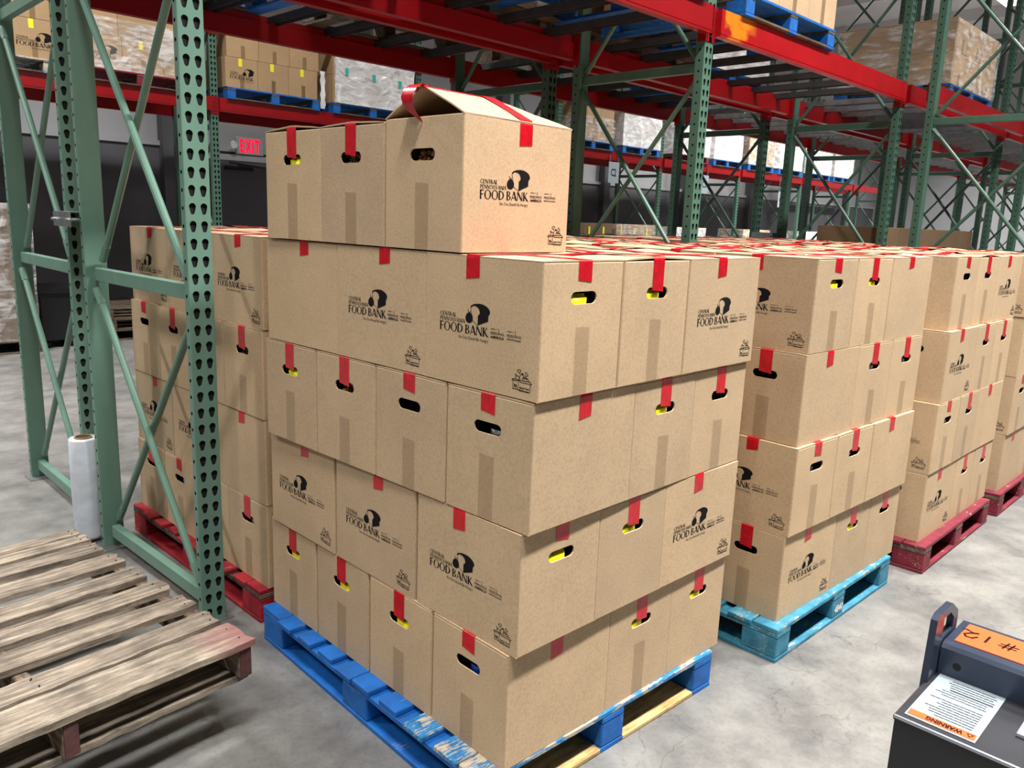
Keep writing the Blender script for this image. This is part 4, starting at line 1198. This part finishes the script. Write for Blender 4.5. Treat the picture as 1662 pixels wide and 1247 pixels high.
# loads on the near and second rows, upper level
def rload(x, y, z, pal, nm, mat='kraft_old', wr=None, nx=3, ny=2, nz=2, dz=.55, W=1.22):  # default height raised, mostly unseen, to block aisle light from above
    block_pallet((x, y, z), 0, '%s pallet on the %s' % ('blue' if pal in ('blue', 'blue_worn') else 'brown wooden' if pal == 'palletgrey' else 'red', nm), (M[pal], M['palletgrey']), W=W, D=1.10)
    load(x + .0, y + .01, z + .131, nx, 1, nz, W / nx, 1.08, dz, 'load on the ' + nm, mat=mat, notes=False)
    if wr: wrap(x, y, z + .13, W, 1.09, dz * nz - .02, 'stretch wrap round load on the ' + nm, wr)
rload(.12, 1.43, ZT + .004, 'palletgrey', 'near row first bay, left', mat='kraft_dark')
rload(1.62, 1.43, ZT + .004, 'blue', 'near row first bay, right')
rload(3.25, 1.43, ZT + .004, 'blue', 'near row second bay, left', mat='kraft', dz=.5)
rload(7.05, 1.46, ZT + .012, 'blue', 'near row third bay', mat='kraft_old', wr='film', nx=3, ny=3, nz=2, dz=.29, W=1.3)
rload(.15, 2.70, ZB + .004, 'blue', 'second row first bay, left', mat='kraft_old')
rload(1.70, 2.70, ZB + .004, 'palletgrey', 'second row first bay, right', wr='film_white')
rload(3.3, 2.70, ZB + .004, 'palletgrey', 'second row second bay, left', mat='kraft_dark')
rload(4.7, 2.70, ZB + .004, 'blue', 'second row second bay, right', wr='film_white')
# brown cartons without print on floor of third bay
load(6.15, 1.62, .131, 5, 1, 4, .56, .55, .362, 'dark unprinted load beneath third bay', mat='kraft_dark', notes=False)
for i in range(2): block_pallet((6.13 + i * 1.42, 1.6, 0), 0, 'wooden pallet under dark unprinted load, %s' % ['left', 'right'][i], (M['palletgrey'], M['palletgrey']), W=1.38, D=.95)

# ------------------------------------------------------------------ stretch film roll and litter
o = empty('stretch_film_roll', (-.175, 2.600, 0), 0, 'white roll of stretch film standing upright between rack posts', 'film roll')
V, F = [], []; n = 32; prof = [(.020, .515), (.036, .515), (.040, .508), (.040, .490), (.058, .488), (.062, .480), (.0635, .3), (.063, .03), (.060, .018), (.038, .016), (.038, 0), (.02, 0)]
mb = MB()
for r_, z in prof[4:9]:
    for i in range(n): V.append((r_ * cos(2*pi*i/n), r_ * sin(2*pi*i/n), z))
for k_ in range(4):
    for i in range(n): F.append((k_ * n + i, (k_ + 1) * n + i, (k_ + 1) * n + (i + 1) % n, k_ * n + (i + 1) % n))
o0 = len(V)
for i in range(n): V.append((.038 * cos(2*pi*i/n), .038 * sin(2*pi*i/n), .487))
for i in range(n): V.append((.038 * cos(2*pi*i/n), .038 * sin(2*pi*i/n), .018))
for i in range(n): F.append((i, (i + 1) % n, o0 + (i + 1) % n, o0 + i)); F.append((4 * n + i, o0 + n + i, o0 + n + (i + 1) % n, 4 * n + (i + 1) % n))
ob('film', mesh('film', V, F, M['roll'], smooth=True), o)
V, F = [], []
for r_, z in ((.0375, .0), (.0375, .494), (.032, .494), (.032, 0)):
    for i in range(n): V.append((r_ * cos(2*pi*i/n), r_ * sin(2*pi*i/n), z))
for k_ in range(3):
    for i in range(n): F.append((k_ * n + i, k_ * n + (i + 1) % n, (k_ + 1) * n + (i + 1) % n, (k_ + 1) * n + i))
ob('cardboard_core', mesh('core', V, F, M['core']), o)
o = ob('plastic_scrap', boxmesh(.075, .012, .003, M['black'], .001), None, (-.42, 2.72, 0.0005), (0, 0, -.9)); tag(o, 'small black plastic scrap on the floor at left', 'scrap')

# ------------------------------------------------------------------ weathered pallet in the foreground
o = empty('wooden_pallet', (-.318, .757, .190), .095, 'weathered grey wooden pallet raised off the floor at lower left', 'pallet')
rb = random.Random(12)
for x in (-.045, -.045 - .475, -1.0):
    st = ob('stringer', boxmesh(.038, 1.185, .092, M['greywoody'], .003), o, (x, .008, .030 - .012))
    ob('end_grain', boxmesh(.036, .002, .090, M['endgrain'], .002), o, (x + .001, .0065, .031 - .012))
def rough_board(L, w_, t, seed, mat):
    rr = random.Random(seed); nx = 26; V, F = [], []
    bend = rr.uniform(-.004, .006); ea = [rr.uniform(-.003, .003) for _ in range(nx + 1)]; eb = [rr.uniform(-.003, .003) for _ in range(nx + 1)]
    j0 = [rr.uniform(-.012, .004) for _ in range(5)]
    for i in range(nx + 1):
        u = i / nx
        for j in range(5):
            x = -L * u
            if i == 0: x += j0[j]
            y = w_ * j / 4 + (ea[i] if j == 0 else eb[i] if j == 4 else 0)
            z = t + bend * sin(pi * u) + (-.002 if j in (0, 4) else 0) + rr.uniform(-.0006, .0006)
            V.append((x, y, z))
    n_ = len(V); V += [(x, y, z - t) for x, y, z in V]
    for i in range(nx):
        for j in range(4):
            q = (i * 5 + j, i * 5 + j + 1, (i + 1) * 5 + j + 1, (i + 1) * 5 + j); F.append(q); F.append(tuple(n_ + k_ for k_ in reversed(q)))
        for j in (0, 4): F.append((i * 5 + j, (i + 1) * 5 + j, n_ + (i + 1) * 5 + j, n_ + i * 5 + j))
    for i in (0, nx):
        for j in range(4): F.append((i * 5 + j, i * 5 + j + 1, n_ + i * 5 + j + 1, n_ + i * 5 + j))
    return mesh('board', V, F, mat)
tb = [(0, .138), (.165, .092), (.312, .092), (.468, .088), (.615, .098), (.770, .103), (.922, .088), (1.045, .072), (1.124, .064)]
for i, (y, w_) in enumerate(tb):
    b = ob('deck_board', rough_board(1.02 + rb.uniform(-.01, .01), w_, .019, i, M['stained'] if i == 0 else M['greywood']), o, (rb.uniform(-.004, .006), y, .1105 + .0))
    if i == 0: b['label'] = 'wide end board with a pinkish stained end'
for i, (y, w_) in enumerate(((.03, .12), (.36, .09), (.56, .09), (.78, .09), (1.07, .12))):
    ob('bottom_board', rough_board(1.0, w_, .018, 40 + i, M['greywood']), o, (0, y, 0))
# nails
mb = MB()
for i, (y, w_) in enumerate(tb):
    for x in (-.026, -.50, -.98):
        for q in (.25, .75): mb.tube((x + rb.uniform(-.006, .006), y + w_ * q, .127), (x, y + w_ * q, .1315), .0022, 6)
nl = ob('nail_heads', mb.build('nails', [M['rubber']]), o); nl['kind'] = 'stuff'
# forks that carry it, from beyond the left edge of the view
fk = empty('pallet_truck_forks', (-1.75, .0, 0), .095, 'black lift forks holding up the weathered pallet from the left', 'forks')
for y in (1.02, 1.62):
    mb = MB(); mb.box(0, .98, y, y + .16, .112, .172 + .0165); ob('fork', mb.build('fork', [M['black']]), fk)
    mb = MB(); mb.tube((.86, y + .03, .045), (.86, y + .13, .045), .045, 14); mb.box(.80, .92, y + .01, y + .03, .04, .14); mb.box(.80, .92, y + .13, y + .15, .04, .14); ob('load_wheel', mb.build('wheel', [M['rubber']]), fk)
mb = MB(); mb.box(-.35, 0, .95, 1.85, .05, 1.0); ob('truck_body', mb.build('body', [M['black']]), fk)

# ------------------------------------------------------------------ battery box of the pallet truck, lower right
t = empty('pallet_truck', (0, 0, 0), 0, 'black pallet truck with orange topped battery box at lower right', 'pallet truck')
ya, yb = -.835, -1.50
mb = MB(); mb.box(.062, .392, yb, ya, .10, .694); ob('battery_case', mb.build('case', [M['black']]), t)
ob('top_plate', boxmesh(.215, ya - yb + .004, .010, M['plate'], .002), t, (.058, yb - .002, .692))
mb = MB(); mb.tube((.060, yb, .6995), (.060, ya, .6995), .0035, 8); ob('bright_edge', mb.build('edge', [M['metal']]), t)
# raised box with sloping front
mb = MB()
V = [(.262, yb, .702), (.262, ya - .006, .702), (.262, ya - .006, .757), (.262, yb, .757), (.268, ya - .006, .764), (.268, yb, .764), (.282, ya - .006, .766), (.282, yb, .766), (.395, ya - .006, .766), (.395, yb, .766), (.395, ya - .006, .702), (.395, yb, .702)]
F = [(0, 3, 2, 1), (3, 5, 4, 2), (5, 7, 6, 4), (7, 9, 8, 6), (9, 11, 10, 8), (1, 2, 4, 6, 8, 10), (0, 11, 9, 7, 5, 3)]
ob('raised_housing', mesh('housing', V, F, M['slate']), t)
ob('orange_panel', boxmesh(.094, ya - yb - .02, .002, M['orange'], .0005), t, (.288, yb, .766))
mb = MB(); mb.tube((.2615, -.872, .7285), (.270, -.872, .7285), .0075, 16); ob('bolt_hole', mb.build('hole', [M['black_hole']]), t)
# upright lifting tab with a square hole
out = [(.200, .55), (.345, .55), (.352, .79), (.346, .806), (.305, .832), (.235, .832), (.220, .824)]
hole = [(.262, .775), (.325, .775), (.325, .797), (.300, .815), (.262, .815)]
v, f = fill_polys([out, hole]); V = [(x, ya + .008, z) for x, z in v] + [(x, ya - .0045, z) for x, z in v]; n_ = len(v)
F = [tuple(reversed(q)) for q in f] + [tuple(n_ + i for i in q) for q in f]
def ringf(lp):
    o_ = len(V); m_ = len(lp); V.extend([(x, ya + .008, z) for x, z in lp] + [(x, ya - .0045, z) for x, z in lp])
    F.extend([(o_ + i, o_ + (i + 1) % m_, o_ + m_ + (i + 1) % m_, o_ + m_ + i) for i in range(m_)])
ringf(out); ringf(hole)
ob('lifting_tab', mesh('tab', V, F, M['slate']), t)
# writing #12, read from behind the truck
k = Ink()
def st(*p, w=.0035): k.line(list(p), w)
st((0, .017), (.006, .027), (.016, .028), (.021, .020), (.014, .010), (.002, .002)); st((.002, .002), (.010, .006), (.022, .000), (.028, .001))
one = Ink(); one.line([(0, 0), (0.001, .026)], .0040)
hs = Ink(); hs.line([(.004, 0), (.009, .026)], .0030); hs.line([(.013, 0), (.018, .026)], .0030); hs.line([(-.004, .009), (.024, .011)], .0026); hs.line([(-.002, .018), (.026, .019)], .0026)
wr_ = Ink(); wr_.add(hs, lambda x, y: (x + .027, y)); wr_.add(one, lambda x, y: (x + .072, y)); wr_.add(k, lambda x, y: (x + .088, y))
# text runs toward +y seen from +x side: map (u right, v up) -> (x, y)
ob('number_writing', ink_mesh(wr_, 'number', lambda u, v_: (.352 - v_ * 1.15, -.975 + u * 1.05, .7687), M['ink']), t)
# warning sheet
V = [(.078, -.957), (.072, -.852), (.262, -.842), (.268, -.972)]
lx0, lx1, ly0, ly1 = .074, .262, -.958, -.846
sheet = boxmesh(lx1 - lx0, ly1 - ly0, .0012, M['paper'], .0003)
wsht = ob('warning_sheet', sheet, t, (lx0, ly0, .7023))
ob('warning_band', boxmesh(.020, ly1 - ly0 - .006, .0006, M['orange'], 0), wsht, (.004, .003, .0012))
k = Ink(); sans(k, 'WARNING', 0, 0, .062, .0115, .05)
k.line([(-.016, .0), (-.011, .010), (-.006, .0), (-.016, .0)], .0016)
ob('warning_text', ink_mesh(k, 'w', lambda u, v_: (.019 - v_, .022 + u * .95, .0021), M['ink']), wsht)
k = Ink(); rr = random.Random(2)
for i in range(17):
    xx = .034 + i * .0088
    if i in (8,): continue
    L0 = .008 + (0 if i > 9 else .006); L1 = .104 - rr.uniform(0, .03)
    y = L0 + (rr.uniform(0, .012) if i > 9 else 0)
    while y < L1:
        w_ = rr.uniform(.003, .010); k.line([(xx, y), (xx, min(L1, y + w_))], .0026 if i != 12 else .0046); y += w_ + .0022
ob('fine_print', ink_mesh(k, 'fp', lambda u, v_: (u, v_, .0017), M['steelgrey']), wsht)
ob('paper_stack', boxmesh(.10, .20, .007, M['paper'], .001), t, (.150, -1.20, .7022))
mb = MB()
for x in (.12, .34):
    for y in (-.95, -1.38): mb.tube((x, y - .03, .05), (x, y + .03, .05), .05, 14)
ob('wheel', mb.build('wheels', [M['rubber']]), t)
